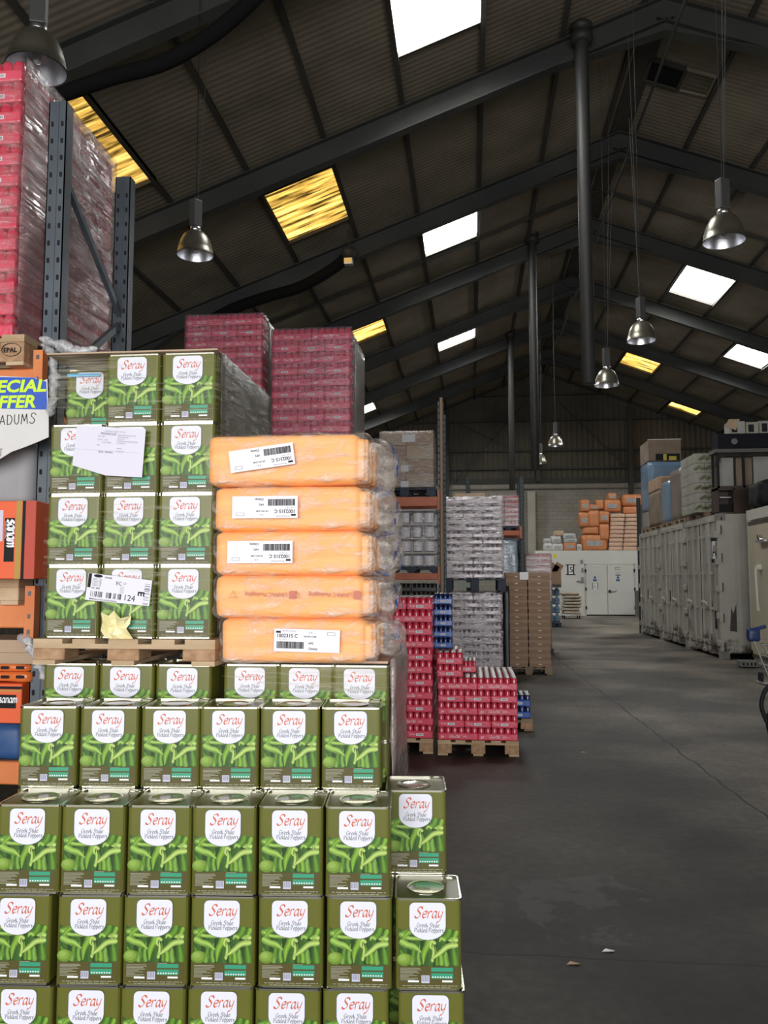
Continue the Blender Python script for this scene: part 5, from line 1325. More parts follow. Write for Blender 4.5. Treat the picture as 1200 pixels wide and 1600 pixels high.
# pinkish cases behind the brown boxes
a, b = at(822, 912, Y=19.6), at(861, 865, Y=19.6); put(make_pallet(.64, 1.0, .145, NAVY, NAVY), ((a.x+b.x)/2, 19.6, 0), 'dark pallet under the pinkish cases behind the brown boxes', 'dark pallets')
n = 16; z0 = .147; lp = (b.z-z0)/n
for k in range(n):
    if k < 8: continue
    for j in range(2): case('pink', a.x+j*(b.x-a.x)/2, 19.62, z0+k*lp, True, 'pinkish case behind the brown boxes, %s, %s' % (('top layer' if k == n-1 else ORD[n-1-k]+' layer below the top'), ('left', 'right')[j]), 'pinkish cases behind the brown boxes', sc=((b.x-a.x)/2/CW*.98, (b.x-a.x)/2/CW*.98, lp/CH*.97))
o = MB().use(_M['grey_film_face']).soft(a.x, b.x, 19.62, 20.5, z0, z0+8*lp-.004, .02, (6, 6, 8), .004, 5, 4)
tag(o.build('wrapped_load', weld=True), 'lower wrapped half of the load behind the brown boxes', 'pallet load')
film(a.x-.02, b.x+.02, 19.59, 20.5, z0+8*lp, b.z+.012, film_mat('pinkish_case_film', .35, .75, stretch=(2, 2, 12), scale=2, lo=.4, hi=.6, col=(.62, .52, .52)), 'film round the pinkish cases behind the brown boxes', seed=43)

# ================================================================== FAR END
# open carton on blue water bottles
YW = 31.0
wx0, wx1 = at(861, 970, Y=YW).x, at(877, 970, Y=YW).x
put(make_pallet(wx1-wx0+.25, .9, .17, NAVY, NAVY), ((wx0+wx1)/2-.12, YW, 0), 'black pallet carrying the blue water bottles', 'dark pallets')
WB = mat('blue_water_bottle', (.10, .16, .23), (.16, .24, .33), scale=4, rough=.2); zt = at(870, 918, Y=YW).z; n = 4; hh = (zt-.175)/n; WB0 = None
for k in range(n):
    for j in range(2):
        r_ = (wx1-wx0)/3.6
        if WB0 is None:
            WB0 = MB().use(WB).lathe([(0, 0), (r_, .02), (r_, hh*.3), (r_*.93, hh*.36), (r_, hh*.42), (r_, hh*.72), (r_*.3, hh*.93), (r_*.3, hh), (0, hh)], n=16).build('water_bottle'); t = WB0
        else: t = WB0.copy(); COL.objects.link(t)
        t.location = (wx0+r_*.4+j*2*r_*1.02, YW+.3, .172+k*hh); tag(t, 'large blue water bottle by the far end, %s, %s' % (lay(k, n), ('left', 'right')[j]), 'bottle', 'large blue water bottles')
a, b = at(861, 914, Y=YW), at(877, 893, Y=YW); zz = .172+n*hh+.004
tag(MB().use(BLACKC).box(wx0-.1, wx1+.02, YW-.02, YW+.8, zz, zz+.08).build('layer_tray'), 'black tray between the blue bottles and the open carton', 'tray'); zz += .083
t = thing('open_carton', 'open brown carton with raised flap near the far end', 'box', ((wx0+wx1)/2, YW, zz)); w_ = wx1-wx0+.05
mb = MB().use(CARD)
hb_ = b.z-zz; mb.box(-w_/2, w_/2, 0, .02, 0, hb_); mb.box(-w_/2, w_/2, .5, .52, 0, hb_); mb.box(-w_/2, -w_/2+.02, .02, .5, 0, hb_); mb.box(w_/2-.02, w_/2, .02, .5, 0, hb_); mb.box(-w_/2, w_/2, 0, .5, 0, .02); mb.build('carton_body', t)
mb = MB().use(CARD); mb.bar((-w_/2, .25, hb_), (-w_/2+.2, .25, hb_+.30), .5, .015, up=(0, 1, 0)); mb.bar((w_/2-.25, .25, hb_+.15), (w_/2, .25, hb_), .5, .015, up=(0, 1, 0)); mb.build('flap', t)

# sacks on a low trolley
YT = 37.6
a, b = at(879, 962, Y=YT), at(909, 925, Y=YT)
t = thing('flat_trolley', 'low steel trolley carrying folded sacks near the cold room', 'trolley', ((a.x+b.x)/2, YT, 0)); w_ = b.x-a.x
MB().use(CHROME).box(-w_/2, w_/2, 0, 1.0, .16, .20).build('platform', t)
for x in (-w_/2+.1, w_/2-.1):
    for y in (.12, .85): MB().use(BLACK).tube([(x-.02, y, .08), (x+.02, y, .08)], .08, 12).build('wheel', t)
MB().use(CHROME).tube([(-w_/2, .05, .2), (-w_/2-.02, .02, .9), (-w_/2+.1, .02, 1.0)], .02, 8).build('handle', t)
SACK = mat('folded_sack', (.30, .25, .19), (.40, .35, .28), scale=3, rough=.8); n = 7
for k in range(n):
    h_ = (b.z-.22)/n; dx = random.uniform(-.06, .06)
    tag(MB().use(SACK).soft(-w_/2+.05+dx+t.location.x, w_/2-.03+dx+t.location.x, YT+.05, YT+.9, .205+k*h_, .203+(k+1)*h_, h_/2, (10, 6, 3), .02, 3, k).build('folded_sack', weld=True), 'folded pale sack on the low trolley, %s' % lay(k, n), 'sack', 'folded sacks on the trolley')

# white cold room at the far end
YC = 41.1
CW_ = mat('cold_room_panel', (.62, .62, .56), (.66, .66, .61), scale=.7, rough=.45); cz = at(950, 860, Y=YC).z
x0c, x1c = at(856, 860, Y=YC).x-.6, 9.0
t = thing('cold_room', 'white walk-in cold room with double doors at the far end', 'cold room', ((x0c+x1c)/2, YC, 0)); ox = -t.location.x
def PX(x, y, dy=0): p = at(x, y, Y=YC+dy); return p.x+ox, p.z
MB().use(CW_).box(x0c+ox, x1c+ox, 0, 5.5, 0, cz).build('panel_shell', t)
(dx0, dz1), (dx1, _) = PX(915, 883), PX(990, 883); dm = PX(948.5, 900)[0]
mb = MB().use(mat('cold_room_trim', (.5, .5, .46), rough=.5)); mb.box(dx0-.06, dx0, -.03, 0, 0, dz1+.06); mb.box(dx1, dx1+.06, -.03, 0, 0, dz1+.06); mb.box(dx0-.06, dx1+.06, -.03, 0, dz1, dz1+.06)
mb.use(BLACK).box(dx0, dx1, -.02, 0, 0, .045); mb.build('door_frame', t)
for (u, v, nm) in ((dx0, dm-.012, 'l'), (dm+.012, dx1, 'r')):
    dr = MB().use(CW_).rbox(u, v, -.07, -.005, .05, dz1-.01, .01, 1).build('door', t)
    if nm == 'r':
        mb = MB().use(BLACK); mb.rbox(u+.03, u+.16, -.12, -.07, 1.12, 1.24, .02, 2); mb.use(CHROME).tube([(u+.1, -.12, 1.19), (u+.42, -.13, 1.23)], .022, 8); mb.build('lever', dr)
        mb = MB().use(GREYPRINT)
        for zz, hh_ in ((2.32, .03), (2.22, .03), (2.06, .02)): mb.box(u+.38, u+.60, -.073, -.07, zz, zz+hh_)
        mb.box(u+.37, u+.39, -.073, -.07, 2.2, 2.35); mb.use(mat('dark_blue_sign', (.01, .04, .14), rough=.4)).box(u+.38, u+.62, -.073, -.07, 1.93, 1.98); mb.build('notice', dr)
    mb = MB().use(mat('blue_safety_sign', (.02, .10, .30), rough=.4)); cx = (u+v)/2+(-.02 if nm == 'l' else .0); cx = u+.42 if nm == 'l' else u+.49
    mb.box(cx-.085, cx+.085, -.074, -.07, 1.66, 1.78)
    mb.add([(cx+.055*cos(2*pi*i/12), -.074, 1.85+.055*sin(2*pi*i/12)) for i in range(12)], [tuple(range(12))[::-1]])
    mb.use(WHITE).box(cx-.05, cx+.05, -.076, -.074, 1.75, 1.76); mb.build('safety_sign', dr)
    if nm == 'l':
        mb = MB().use(BLACK); cx = u+.42
        for xx in (-.13, .11): mb.box(cx+xx, cx+xx+.03, -.074, -.07, 1.28, 1.58)
        mb.use(WHITE).box(cx-.08, cx+.09, -.075, -.07, 1.27, 1.55); mb.use(GREYPRINT).text('6', (cx-.06, -.077, 1.34), (1, 0, 0), (0, 0, 1), .2); mb.build('notice', dr)
    mb = MB().use(BLACK)
    for zz in (.3, 1.2, 2.1): mb.rbox((u-.05) if nm == 'l' else (v-.02), (u+.02) if nm == 'l' else (v+.05), -.10, -.06, zz, zz+.16, .01, 1)
    mb.build('hinge', dr)
bx, bz = PX(887, 883); bx2, bz2 = PX(896, 897); m5 = MB().use(BLACK)
w5 = bx2-bx; m5.box(bx-.03, bx+.04, -.008, 0, bz2, bz); m5.box(bx2-.02, bx2+.04, -.008, 0, bz2, bz)
m5.box(bx-.1, bx2+.1, -.01, 0, bz-.01, bz+.03); m5.box(bx-.1, bx2+.1, -.01, 0, bz2-.04, bz2)
m5.use(WHITE).box(bx+.04, bx2-.02, -.006, 0, bz2, bz); m5.use(BLACK).text('5', (bx+w5*.30, -.009, bz2+.1), (1, 0, 0), (0, 0, 1), .36, bold=.01); m5.build('bay_number_sign', t)
mb = MB().use(mat('yellow_warning', (.75, .60, .02), rough=.4)); cx, cz_ = PX(867, 868); mb.add([(cx-.14, -.006, cz_-.1), (cx+.14, -.006, cz_-.1), (cx, -.006, cz_+.14)], [(0, 1, 2)]); mb.build('warning_triangle', t)
mb = MB().use(GREYPRINT)
for (x, y, w_, h_) in ((909, 877, .12, .14), (910, 890, .08, .16), (910, 906, .12, .26), (904, 908, .2, .04)):
    cx, cz_ = PX(x, y); mb.rbox(cx-w_/2, cx+w_/2, -.06, 0, cz_-h_/2, cz_+h_/2, .01, 1)
mb.build('switch_box', t)
a = at(988, 925, Y=YC-.4); tag(MB().use(mat('grey_board_dark', (.12, .11, .09), rough=.8)).box(at(993, 925, Y=40.3).x, at(1000, 925, Y=40.3).x, 40.3, 40.5, 0, at(993, 923, Y=40.3).z).build('leaning_board'), 'dark board standing at the right of the cold room doors', 'board')

# bags piled on the cold room
ZT = cz+.003
OB = mat('orange_bag_dull', (.55, .20, .07), (.62, .26, .11), scale=3, rough=.5)
OBP = mat('pale_orange_bag', (.58, .36, .24), (.64, .44, .33), scale=5, rough=.4)
WB_ = mat('white_bag', (.48, .48, .45), (.56, .56, .54), scale=5, rough=.4)
GP = mat('grey_green_print', (.22, .26, .25), rough=.5)
def fbag(px, m, label, grp, Y=41.6, d=.7, pr=True, rot=0):
    a, b = at(px[0], px[3], Y=Y), at(px[2], px[1], Y=Y); zb = max(a.z, ZT)
    w, h = b.x-a.x, b.z-zb; t = thing('packed_bag', label, 'bag', ((a.x+b.x)/2, Y, zb), group=grp)
    MB().use(m).soft(-w/2, w/2, 0, d, 0, h, min(w, h)*.22, (8, 5, 6), .018, 4, int(px[0])).build('bag', t, weld=True)
    if pr:
        mb = MB().use(mat('bag_film_print', (.38, .37, .38), rough=.4)); mb.box(-w*.28, w*.28, -.022, -.014, h*.3, h*.62)
        mb.use(GP)
        for k in range(5): mb.box(-w*.22+k*w*.1, -w*.22+k*w*.1+w*.05, -.026, -.022, h*(.36+.1*(k % 2)), h*(.48+.06*(k % 3)))
        mb.build('bag_print', t)
    return t
ogp = 'orange bags on the cold room'
OBAGS = [((908, 835, 950, 861), 1, 'wide lowest orange bag at the foot of the pile'), ((911, 823, 936, 834.5), 0, 'orange bag above the wide lowest one'),
         ((906, 800, 920, 824), 1, 'upright bag at the left edge of the pile'), ((918, 795, 937, 824), 0, 'large plain orange bag in the pile centre'), ((937, 818, 953, 844), 0, 'plain orange block beside the flat bundles'),
         ((936, 798, 953, 818), 1, 'tilted printed bag right of the centre'), ((907, 780, 922, 800), 1, 'printed orange bag at the upper left of the pile'), ((920, 788, 936, 797), 1, 'flat printed bag under the upper left'),
         ((931, 780, 944, 796), 0, 'plain orange bag of the upper middle'), ((944, 780, 971, 800), 1, 'wide orange bag at the upper middle'), ((950, 770, 964, 782), 1, 'small bag on the very top of the pile'),
         ((972, 772, 1004, 791), 1, 'topmost right orange bag with bundled film'), ((974, 791, 1000, 803), 0, 'long orange bag above the flat bundles')]
OBAGS.sort(key=lambda q: -q[0][3])
for px, pr, lab in OBAGS: fbag(px, OB, lab, ogp, Y=41.5+random.uniform(0, .12), pr=bool(pr))
for k in range(9):
    for j in range(2):
        fbag((952+j*22+k*.4, 853.5-k*6.4, 973.5+j*22+k*.4, 860-k*6.4), OBP, 'flat pale orange bundle on the cold room, %s column, %s' % (('left', 'right')[j], lay(k, 9)), 'flat orange bundles', Y=41.35, pr=False)
for px, m, lab in (((850, 848, 863, 861), WB_, 'leftmost white bag on the cold room'), ((862, 849, 880, 861), WB_, 'low white bag second from left'), ((880, 847, 901, 861), OB, 'lone orange bag among the white bags'), ((901, 850, 909, 861), WB_, 'small grey bag between orange bag and pile'),
                   ((850, 841, 861, 849), WB_, 'upper leftmost white bag on the cold room'), ((861, 837, 877, 850), WB_, 'white bag with green print in the upper row'), ((879, 833, 900, 842), WB_, 'glossy white bag highest in the white group'), ((881, 841, 902, 848), WB_, 'flat white bag under the glossy one'), ((866, 829, 881, 838), CARD_LT, 'small carton on top of the white bags')):
    fbag(px, m, lab, 'white bags on the cold room', Y=41.4, pr=m is not CARD_LT)
q = at(1000, 778, Y=27.95)
MBt = MB(); upright(MBt, 0, 0, q.z, w=.12, m=RACK_DK, pitch=.15); o = MBt.build('rack_post', loc=(5.50, 27.95, 0)); tag(o, 'black perforated rack post beside the last container', 'rack post')

# ================================================================== CONTAINERS
def cont_mat():
    m = mat('white_container_paint', (.32, .31, .265), (.385, .375, .325), scale=1.2, rough=.55, bump=.03, detail=6)
    N = m.node_tree.nodes; L = m.node_tree.links; b = N['Principled BSDF']; base = b.inputs['Base Color'].links[0].from_socket
    tc = N.new('ShaderNodeTexCoord'); sep = N.new('ShaderNodeSeparateXYZ'); L.new(tc.outputs['Object'], sep.inputs[0])
    nz = N.new('ShaderNodeTexNoise'); nz.inputs['Scale'].default_value = 3.2; nz.inputs['Detail'].default_value = 9; nz.inputs['Roughness'].default_value = .7; L.new(tc.outputs['Object'], nz.inputs['Vector'])
    mr = N.new('ShaderNodeMapRange'); mr.inputs['From Min'].default_value = 0; mr.inputs['From Max'].default_value = 1.3; mr.inputs['To Min'].default_value = .15; mr.inputs['To Max'].default_value = -.20
    L.new(sep.outputs[2], mr.inputs[0]); ad = N.new('ShaderNodeMath'); ad.operation = 'ADD'; L.new(nz.outputs['Fac'], ad.inputs[0]); L.new(mr.outputs[0], ad.inputs[1])
    rp = N.new('ShaderNodeValToRGB'); rp.color_ramp.elements[0].position = .54; rp.color_ramp.elements[1].position = .66; L.new(ad.outputs[0], rp.inputs[0])
    mx = N.new('ShaderNodeMix'); mx.data_type = 'RGBA'; L.new(rp.outputs[0], mx.inputs[0]); L.new(base, mx.inputs[6]); mx.inputs[7].default_value = (.07, .055, .045, 1)
    L.new(mx.outputs[2], b.inputs['Base Color']); return m
CP = cont_mat(); XC = 5.5; HC = 3.22
cys = [19.1, 21.98, 24.87]; CWD = 2.84
labs = ['nearest white refrigerated container, marked with a letter A', 'middle white container of the three along the right', 'farthest white container of the three along the right']
for i, y0 in enumerate(cys):
    t = thing('shipping_container', labs[i], 'container', (XC, y0, 0), group='white containers')
    mb = MB().use(CP); mb.rbox(.06, 6.1, 0, CWD, .12, HC, .03, 2)
    for y in (-.006, CWD-.134): mb.box(-.001, .14, y, y+.14, .1, HC-.005)
    mb.box(0, .1, 0, CWD, HC-.16, HC); mb.box(0, .1, 0, CWD, .08, .24)
    if i == 0:
        for x in (.35, .45): mb.box(x, x+.03, -.012, 0, .3, HC-.2)
    mb.build('container_body', t)
    mb = MB().use(mat('corner_casting', (.20, .19, .17), rough=.7))
    for y in (-.01, CWD-.15):
        for z in (0, HC-.15): mb.box(-.01, .18, y, y+.17, z, z+.16)
    mb.build('corner_castings', t)
    for k in range(2):
        u, v = .15+k*(CWD/2-.13), .15+k*(CWD/2-.13)+CWD/2-.165
        d_ = MB().use(CP).rbox(.0, .07, u, v, .25, HC-.17, .012, 1).build('door', t)
        mb = MB().use(mat('black_gasket', (.02, .02, .02), rough=.8))
        for yy in (u-.012, v): mb.box(-.004, .05, yy, yy+.012, .25, HC-.17)
        for zz in (.24, HC-.17): mb.box(-.004, .05, u, v, zz, zz+.01)
        mb.build('gasket', d_)
        mb = MB().use(CP)
        for s_ in (.28, .74):
            y = u+(v-u)*s_; mb.tube([(-.055, y, .15), (-.055, y, HC-.09)], .022, 8)
            for z in (.35, 1.1, 1.9, 2.75): mb.box(-.085, .0, y-.045, y+.045, z-.03, z+.03)
            for z in (.13, HC-.12): mb.box(-.09, 0, y-.06, y+.06, z-.04, z+.04)
        mb.build('lock_rods', d_)
        mb = MB().use(CP); yh = (.06 if k == 0 else CWD-.06)
        for z in (.35, .95, 1.55, 2.15, 2.75): mb.rbox(-.05, .05, yh-.07, yh+.07, z-.07, z+.07, .012, 1)
        mb.build('hinges', d_)
        mb = MB().use(mat('rod_handle', (.55, .54, .5), rough=.5)); y = u+(v-u)*.74; mb.bar((-.09, y, 1.25), (-.09, y-.38, 1.22), .02, .05); mb.build('lock_handle', d_)
    mb = MB().use(GREYPRINT)
    def wr(s_, y, z, sz, bold=.01): mb.text(s_, (-.004, y, z), (0, -1, 0), (0, 0, 1), sz, bold=bold)
    if i == 0:
        for k, s_ in enumerate(('MGW 32', 'TARE 4', 'NET 27', 'CUB 67')): wr(s_, .52, 2.02-k*.19, .09); wr(str(7150+k*231), .52, 1.93-k*.19, .08)
        mb.use(BLACK); mb.box(-.010, -.002, .10, .50, 2.62, 2.70); mb.box(-.010, -.002, .10, .50, 2.14, 2.22); mb.box(-.010, -.002, .13, .16, 2.2, 2.62); mb.box(-.010, -.002, .42, .45, 2.2, 2.62)
        mb.use(WHITE).box(-.008, -.002, .16, .42, 2.22, 2.62); mb.use(BLACK).text('A', (-.012, .40, 2.27), (0, -1, 0), (0, 0, 1), .40)
        mb.use(BLACK).box(-.012, -.002, .22, .36, .65, 1.05); mb.use(mat('dull_yellow_mark', (.30, .26, .05), rough=.6)).add([(-.012, .50, 1.05), (-.012, .78, 1.05), (-.012, .6, 1.32)], [(0, 1, 2), (2, 1, 0)])
        mb.use(GREYPRINT); wr('45R1', .95, 2.05, .10)
    else:
        wr('45', .60, 2.55, .15); wr('R1', .60, 2.42, .12)
        for k in range(7): wr('9300 21'[k % 3:], .55, 2.05-k*.11, .08)
        mb.use(BLACK).box(-.008, -.002, 1.62, 1.70, 1.15, 1.45)
    mb.build('markings', t)
    if i == 0:
        MB().use(BLACK).rbox(.06, .12, -.012, .02, HC-.16, HC-.06, .02, 2).build('corner_hole', t)
        for z in (2.80, 2.18, 1.52, .84, .2): MB().use(CP).box(-.02, .06, -.05, .05, z-.02, z+.16).use(BLACK).box(.055, .075, -.055, -.0, z-.03, z+.16).build('hinge_plate', t)
        mb = MB(); mb.use(mat('rust_scar', (.05, .04, .035), rough=.8)).add([(.20, -.006, .62), (.36, -.006, .60), (.36, -.006, 1.25), (.28, -.006, 1.0), (.24, -.006, 1.15)], [(0, 1, 2, 3), (0, 3, 4)])
        mb.build('rust_patch', t)

# cream cold room nearer on the right
CR = mat('cream_panel', (.40, .36, .27), (.45, .41, .31), scale=1.4, rough=.5); CT = mat('cream_trim', (.46, .45, .39), (.50, .49, .43), scale=2, rough=.5)
XD = 6.0; Y1c = 18.6
t = thing('cream_cold_room', 'cream cold room with a sliding door at the right edge', 'cold room', (XD, Y1c, 0))
MB().use(CT).box(.02, 5.5, -9.5, 0, 0, 3.2).build('panel_shell', t)
mb = MB().use(CT); mb.box(-.02, .05, -.16, 0, 0, 3.22); mb.box(-.03, .05, -9.5, 0, 3.02, 3.24); mb.box(-.02, .05, -9.5, 0, 0, .25); mb.build('edge_trim', t)
dr = MB().use(CR).rbox(-.06, .02, -2.3, -.20, .18, 2.98, .012, 1).build('sliding_door', t)
mb = MB().use(mat('dark_seal', (.05, .035, .025), rough=.8)); mb.box(-.066, -.02, -2.32, -.19, 2.90, 2.98); mb.box(-.066, -.02, -2.32, -.19, .12, .18); mb.build('door_seal', dr)
mb = MB().use(_M['rod_handle']); yh = -.86; mb.tube([(-.13, yh, 2.02), (-.16, yh, 1.95), (-.14, yh, 1.2), (-.13, yh, 1.12)], [.03, .025, .025, .03], 8); mb.box(-.14, -.05, yh-.07, yh+.07, 1.96, 2.06); mb.build('pull_handle', dr)
mb = MB().use(CHROME); yh = -1.05; mb.rbox(-.16, -.06, yh-.3, yh+.14, 2.50, 2.58, .02, 1); mb.tube([(-.12, yh-.02, 2.56), (-.12, yh+.02, 2.66)], .05, 8); mb.build('latch', dr)

# goods on top of the containers and the cream room
ZK = HC+.003
def side_load(px0, px1, ytop, x_in=1.05, m=CARD_DK, label='', cat='pallet load', grp=None, name='wrapped_load', amp=.02, xo=.08, zbase=None, r=.03):
    """a load on the containers whose aisle face spans two photo columns"""
    ya, yb = at(px1, 800, X=XC+xo).y, at(px0, 800, X=XC+xo).y; zt = at((px0+px1)/2, ytop, X=XC+xo).z; z0 = ZK if zbase is None else zbase
    o = MB().use(m).soft(XC+xo, XC+xo+x_in, ya+.06, yb-.05, z0, zt, r, (8, 8, 8), amp, 3.5, int(px0)).build(name, weld=True)
    return tag(o, label, cat, grp), ya, yb, zt
def low_pallet(ya, yb, lab):
    p = make_pallet(1.1, yb-ya-.06, .13, WOOD_OLD, WOOD_OLD); put(p, (XC+.62, ya+.03, ZK), lab, 'pallets on the containers')
low_pallet(26.4, 27.7, 'old pallet under the big blue wrapped load'); low_pallet(24.85, 26.4, 'old pallet under the dull brown wrapped load'); low_pallet(23.45, 24.85, 'old pallet under the narrow blue load')
low_pallet(22.1, 23.4, 'old pallet under the tall brown wrapped load'); low_pallet(20.3, 21.95, 'old pallet under the green printed cartons')
ZK2 = ZK+.135
PALF = mat('pale_wrapped_card', (.22, .20, .18), (.30, .28, .26), scale=2, rough=.35, coat=.4)
BLF = mat('blue_cover_film', (.12, .20, .30), (.17, .27, .38), scale=1.6, rough=.3, coat=.6)
# big blue load with pale lower part
ya, yb = 26.42, 27.7; zt = at(1003, 728, X=5.6).z
o = MB().use(BLF).soft(XC+.08, XC+1.9, ya, yb, ZK2+.55, zt, .05, (10, 8, 10), .03, 3, 3).build('wrapped_load', weld=True); tag(o, 'big load covered in blue film on the farthest container', 'pallet load')
MB_ = MB().use(PALF).soft(XC+.1, XC+1.85, ya+.02, yb-.02, ZK2, ZK2+.548, .02, (8, 8, 6), .01, 3, 5).build('carton', weld=True); tag(MB_, 'pale wrapped carton base under the big blue covered load', 'box')
# box stack above it
zt0 = zt+.01; za = at(1020, 686, Y=26.3).z; xa_, xb_ = at(1003, 700, X=5.62).x, at(1066, 700, Y=26.3).x
t = thing('glazed_crate', 'brown crate with yellow inserts on top of the blue load', 'crate', (XC+.1, 26.45, zt0)); w_ = xb_-XC-.1; h_ = za-zt0
MB().use(CARD_DK).rbox(0, w_, 0, 1.25, 0, h_, .01, 1).build('crate', t)
mb = MB().use(BLACK).box(w_*.22, w_*.95, -.012, 0, h_*.03, h_*.34); mb.use(mat('dull_yellow', (.45, .38, .06), rough=.5)).box(w_*.45, w_*.55, -.016, -.01, .02, h_*.32); mb.box(w_*.62, w_*.85, -.016, -.01, .02, h_*.22); mb.build('insert', t)
MB().use(mat('white_edge_film', (.7, .7, .7), rough=.3)).box(-.01, w_+.01, -.01, .03, h_, h_+.02).build('edge_strip', t)
side_load(1013, 1033, 768, 1.0, CARD_DK, 'dull brown wrapped load between the two blue ones', zbase=ZK2)
zq = at(1023, 768, X=XC+.08).z+.004
side_load(1013, 1032, 748, .9, CARD, 'small brown cartons on the dull brown load', 'box', name='carton', zbase=zq, amp=.004, r=.01)
side_load(1033, 1047, 752, 1.0, BLF, 'narrow load wrapped in blue film on the middle container', zbase=ZK2)
side_load(1047, 1066, 733, 1.1, mat('brown_wrap', (.15, .12, .095), (.2, .165, .135), scale=2, rough=.35, coat=.5), 'tall brown wrapped load on the middle container', zbase=ZK2)
# stack of green printed cartons
a = at(1086, 803, Y=20.4); xa_, xb_ = at(1086, 760, Y=20.4).x, at(1118, 760, Y=20.4).x; ztp = at(1100, 708, Y=20.4).z; n = 6; hh = (ztp-ZK2)/n
GC = mat('grey_white_carton', (.26, .25, .20), (.32, .31, .26), scale=3, rough=.6); GG = mat('green_leaf_print', (.13, .15, .03), rough=.6)
for k in range(n):
    nx = 1 if k % 2 else 2
    for r_ in range(2):
        for j in range(nx):
            w_ = (xb_-xa_)/nx; t = thing('fruit_carton', 'pale carton with green print, %s, %s%s' % (lay(k, n), 'full width' if nx == 1 else ('left', 'right')[j], '' if r_ == 0 else ', rear'), 'box', (xa_+j*w_, 20.4+r_*.66, ZK2+k*hh), group='pale cartons with green print')
            MB().use(GC).rbox(.004, w_-.004, 0, .65, 0, hh-.006, .008, 1).build('carton', t)
            if r_ == 0:
                mb = MB().use(GG); cx = w_*.5
                for q in range(5): mb.add([(cx+(q-2)*.05+.05*cos(2*pi*i/7+q), -.003, hh*.5+.03*((q*7) % 3-1)+.045*sin(2*pi*i/7+q)) for i in range(7)], [tuple(range(7))[::-1]])
                mb.build('green_print', t)
film(xa_-.02, xb_+.02, 20.37, 21.74, ZK2, ztp+.01, FILM, 'thin film round the pale cartons with green print', amp=.008, seed=51)
# dark furniture at the right on the near container and cream room
DKB = mat('dark_brown_veneer', (.035, .022, .016), (.05, .03, .022), scale=4, rough=.4)
def cab(x0, x1, y0, y1, Y, d, m, name, label, cat, extra=None, z_on=None):
    a, b = at(x0, y1, Y=Y), at(x1, y0, Y=Y); z0 = z_on if z_on is not None else a.z
    t = thing(name, label, cat, (a.x, Y, z0)); w, h = b.x-a.x, b.z-z0
    if extra: extra(t, w, h, d)
    else: MB().use(m).rbox(0, w, 0, d, 0, h, .015, 2).build('body', t)
    return t, b.z
def cab1(t, w, h, d):
    mb = MB().use(DKB); mb.box(0, .04, 0, d, 0, h); mb.box(w-.04, w, 0, d, 0, h); mb.box(0, w, 0, d, h-.05, h); mb.box(0, w, 0, d, 0, .05); mb.box(0, w, d-.03, d, 0, h); mb.box(w*.5, w*.53, 0, d, 0, h); mb.build('carcass', t)
    MB().use(DKB).box(w*.53, w, -.02, 0, 0, h).build('door', t)
    MB().use(BLACK).box(.05, w*.5, .2, d-.04, .06, h-.35).build('dark_box_inside', t)
    MB().use(ALU).box(.06, w*.42, -.01, .01, h*.62, h*.66).build('rail', t)
t, zc1 = cab(1121, 1172, 762, 803, 19.3, .42, DKB, 'dark_cabinet', 'dark brown open cabinet on the near end of the containers', 'cabinet', cab1, z_on=ZK)
def shelf1(t, w, h, d):
    mb = MB().use(BLACK)
    for x in (0, w-.05):
        for y in (0, d-.05): mb.box(x, x+.05, y, y+.05, 0, h)
    mb.box(w*.42, w*.42+.05, 0, .05, 0, h); mb.build('posts', t)
    mb = MB().use(mat('grey_board2', (.10, .095, .085), rough=.7)).box(-.05, w+.05, -.05, d+.05, h, h+.08); mb.build('top', t)
    MB().use(DKB).box(0, w, 0, d, .0, .04).build('shelf', t)
t, zc2 = cab(1121.5, 1215, 706, 762, 19.3, .45, BLACK, 'display_stand', 'black post display stand on top of the dark cabinet', 'stand', shelf1, z_on=zc1+.004)
WC = mat('whitish_carton', (.26, .26, .24), (.32, .32, .30), scale=2, rough=.6)
for px, lab in (((1125, 716, 1143, 742), 'left'), ((1148, 716, 1172, 742), 'middle'), ((1175, 714, 1210, 742), 'right')):
    a, b = at(px[0], px[3], Y=19.5), at(px[2], px[1], Y=19.5)
    tag(MB().use(WC if lab != 'middle' else CARD_DK).rbox(a.x, b.x, 19.38, 19.7, zc1+.05, b.z, .01, 1).build('carton'), '%s carton inside the black display stand' % lab, 'box', 'cartons in the display stand')
zs = zc2+.09
t, z4 = cab(1122, 1215, 676, 698, 19.3, .5, mat('dark_mattress', (.012, .013, .017), rough=.8, spec=.1), 'dark_slab', 'dark upholstered slab lying on the display stand', 'upholstery', z_on=zs)
mb = MB().use(mat('grey_disc', (.12, .12, .12), rough=.5)); q = at(1147, 690, Y=19.25); mb.tube([(q.x, 19.22, q.z), (q.x, 19.26, q.z)], .07, 16); tag(mb.build('round_reflector'), 'small grey round disc on the front of the dark slab', 'disc')
z5 = z4+.004
for px, m, lab in (((1140, 658, 1165, 676), WC, 'left printed carton on the highest shelf'), ((1166, 659, 1186, 676), GC, 'middle printed carton on the highest shelf'), ((1187, 657, 1212, 676), WC, 'right printed carton on the highest shelf')):
    a, b = at(px[0], px[3], Y=19.4), at(px[2], px[1], Y=19.4)
    o = tag(MB().use(m).rbox(a.x, b.x-.01, 19.4, 19.8, z5, b.z, .01, 1).build('carton'), lab, 'box', 'cartons on the highest shelf')
    MB().use(BLACK).box(a.x+.05, a.x+.17, 19.395, 19.399, z5+.04, b.z-.06).build('dark_print', o)
P = [at(x, y, Y=19.35+dy) for x, y, dy in ((1133, 666, -.05), (1139, 655, .0), (1156, 655, .1), (1150, 672, .0))]
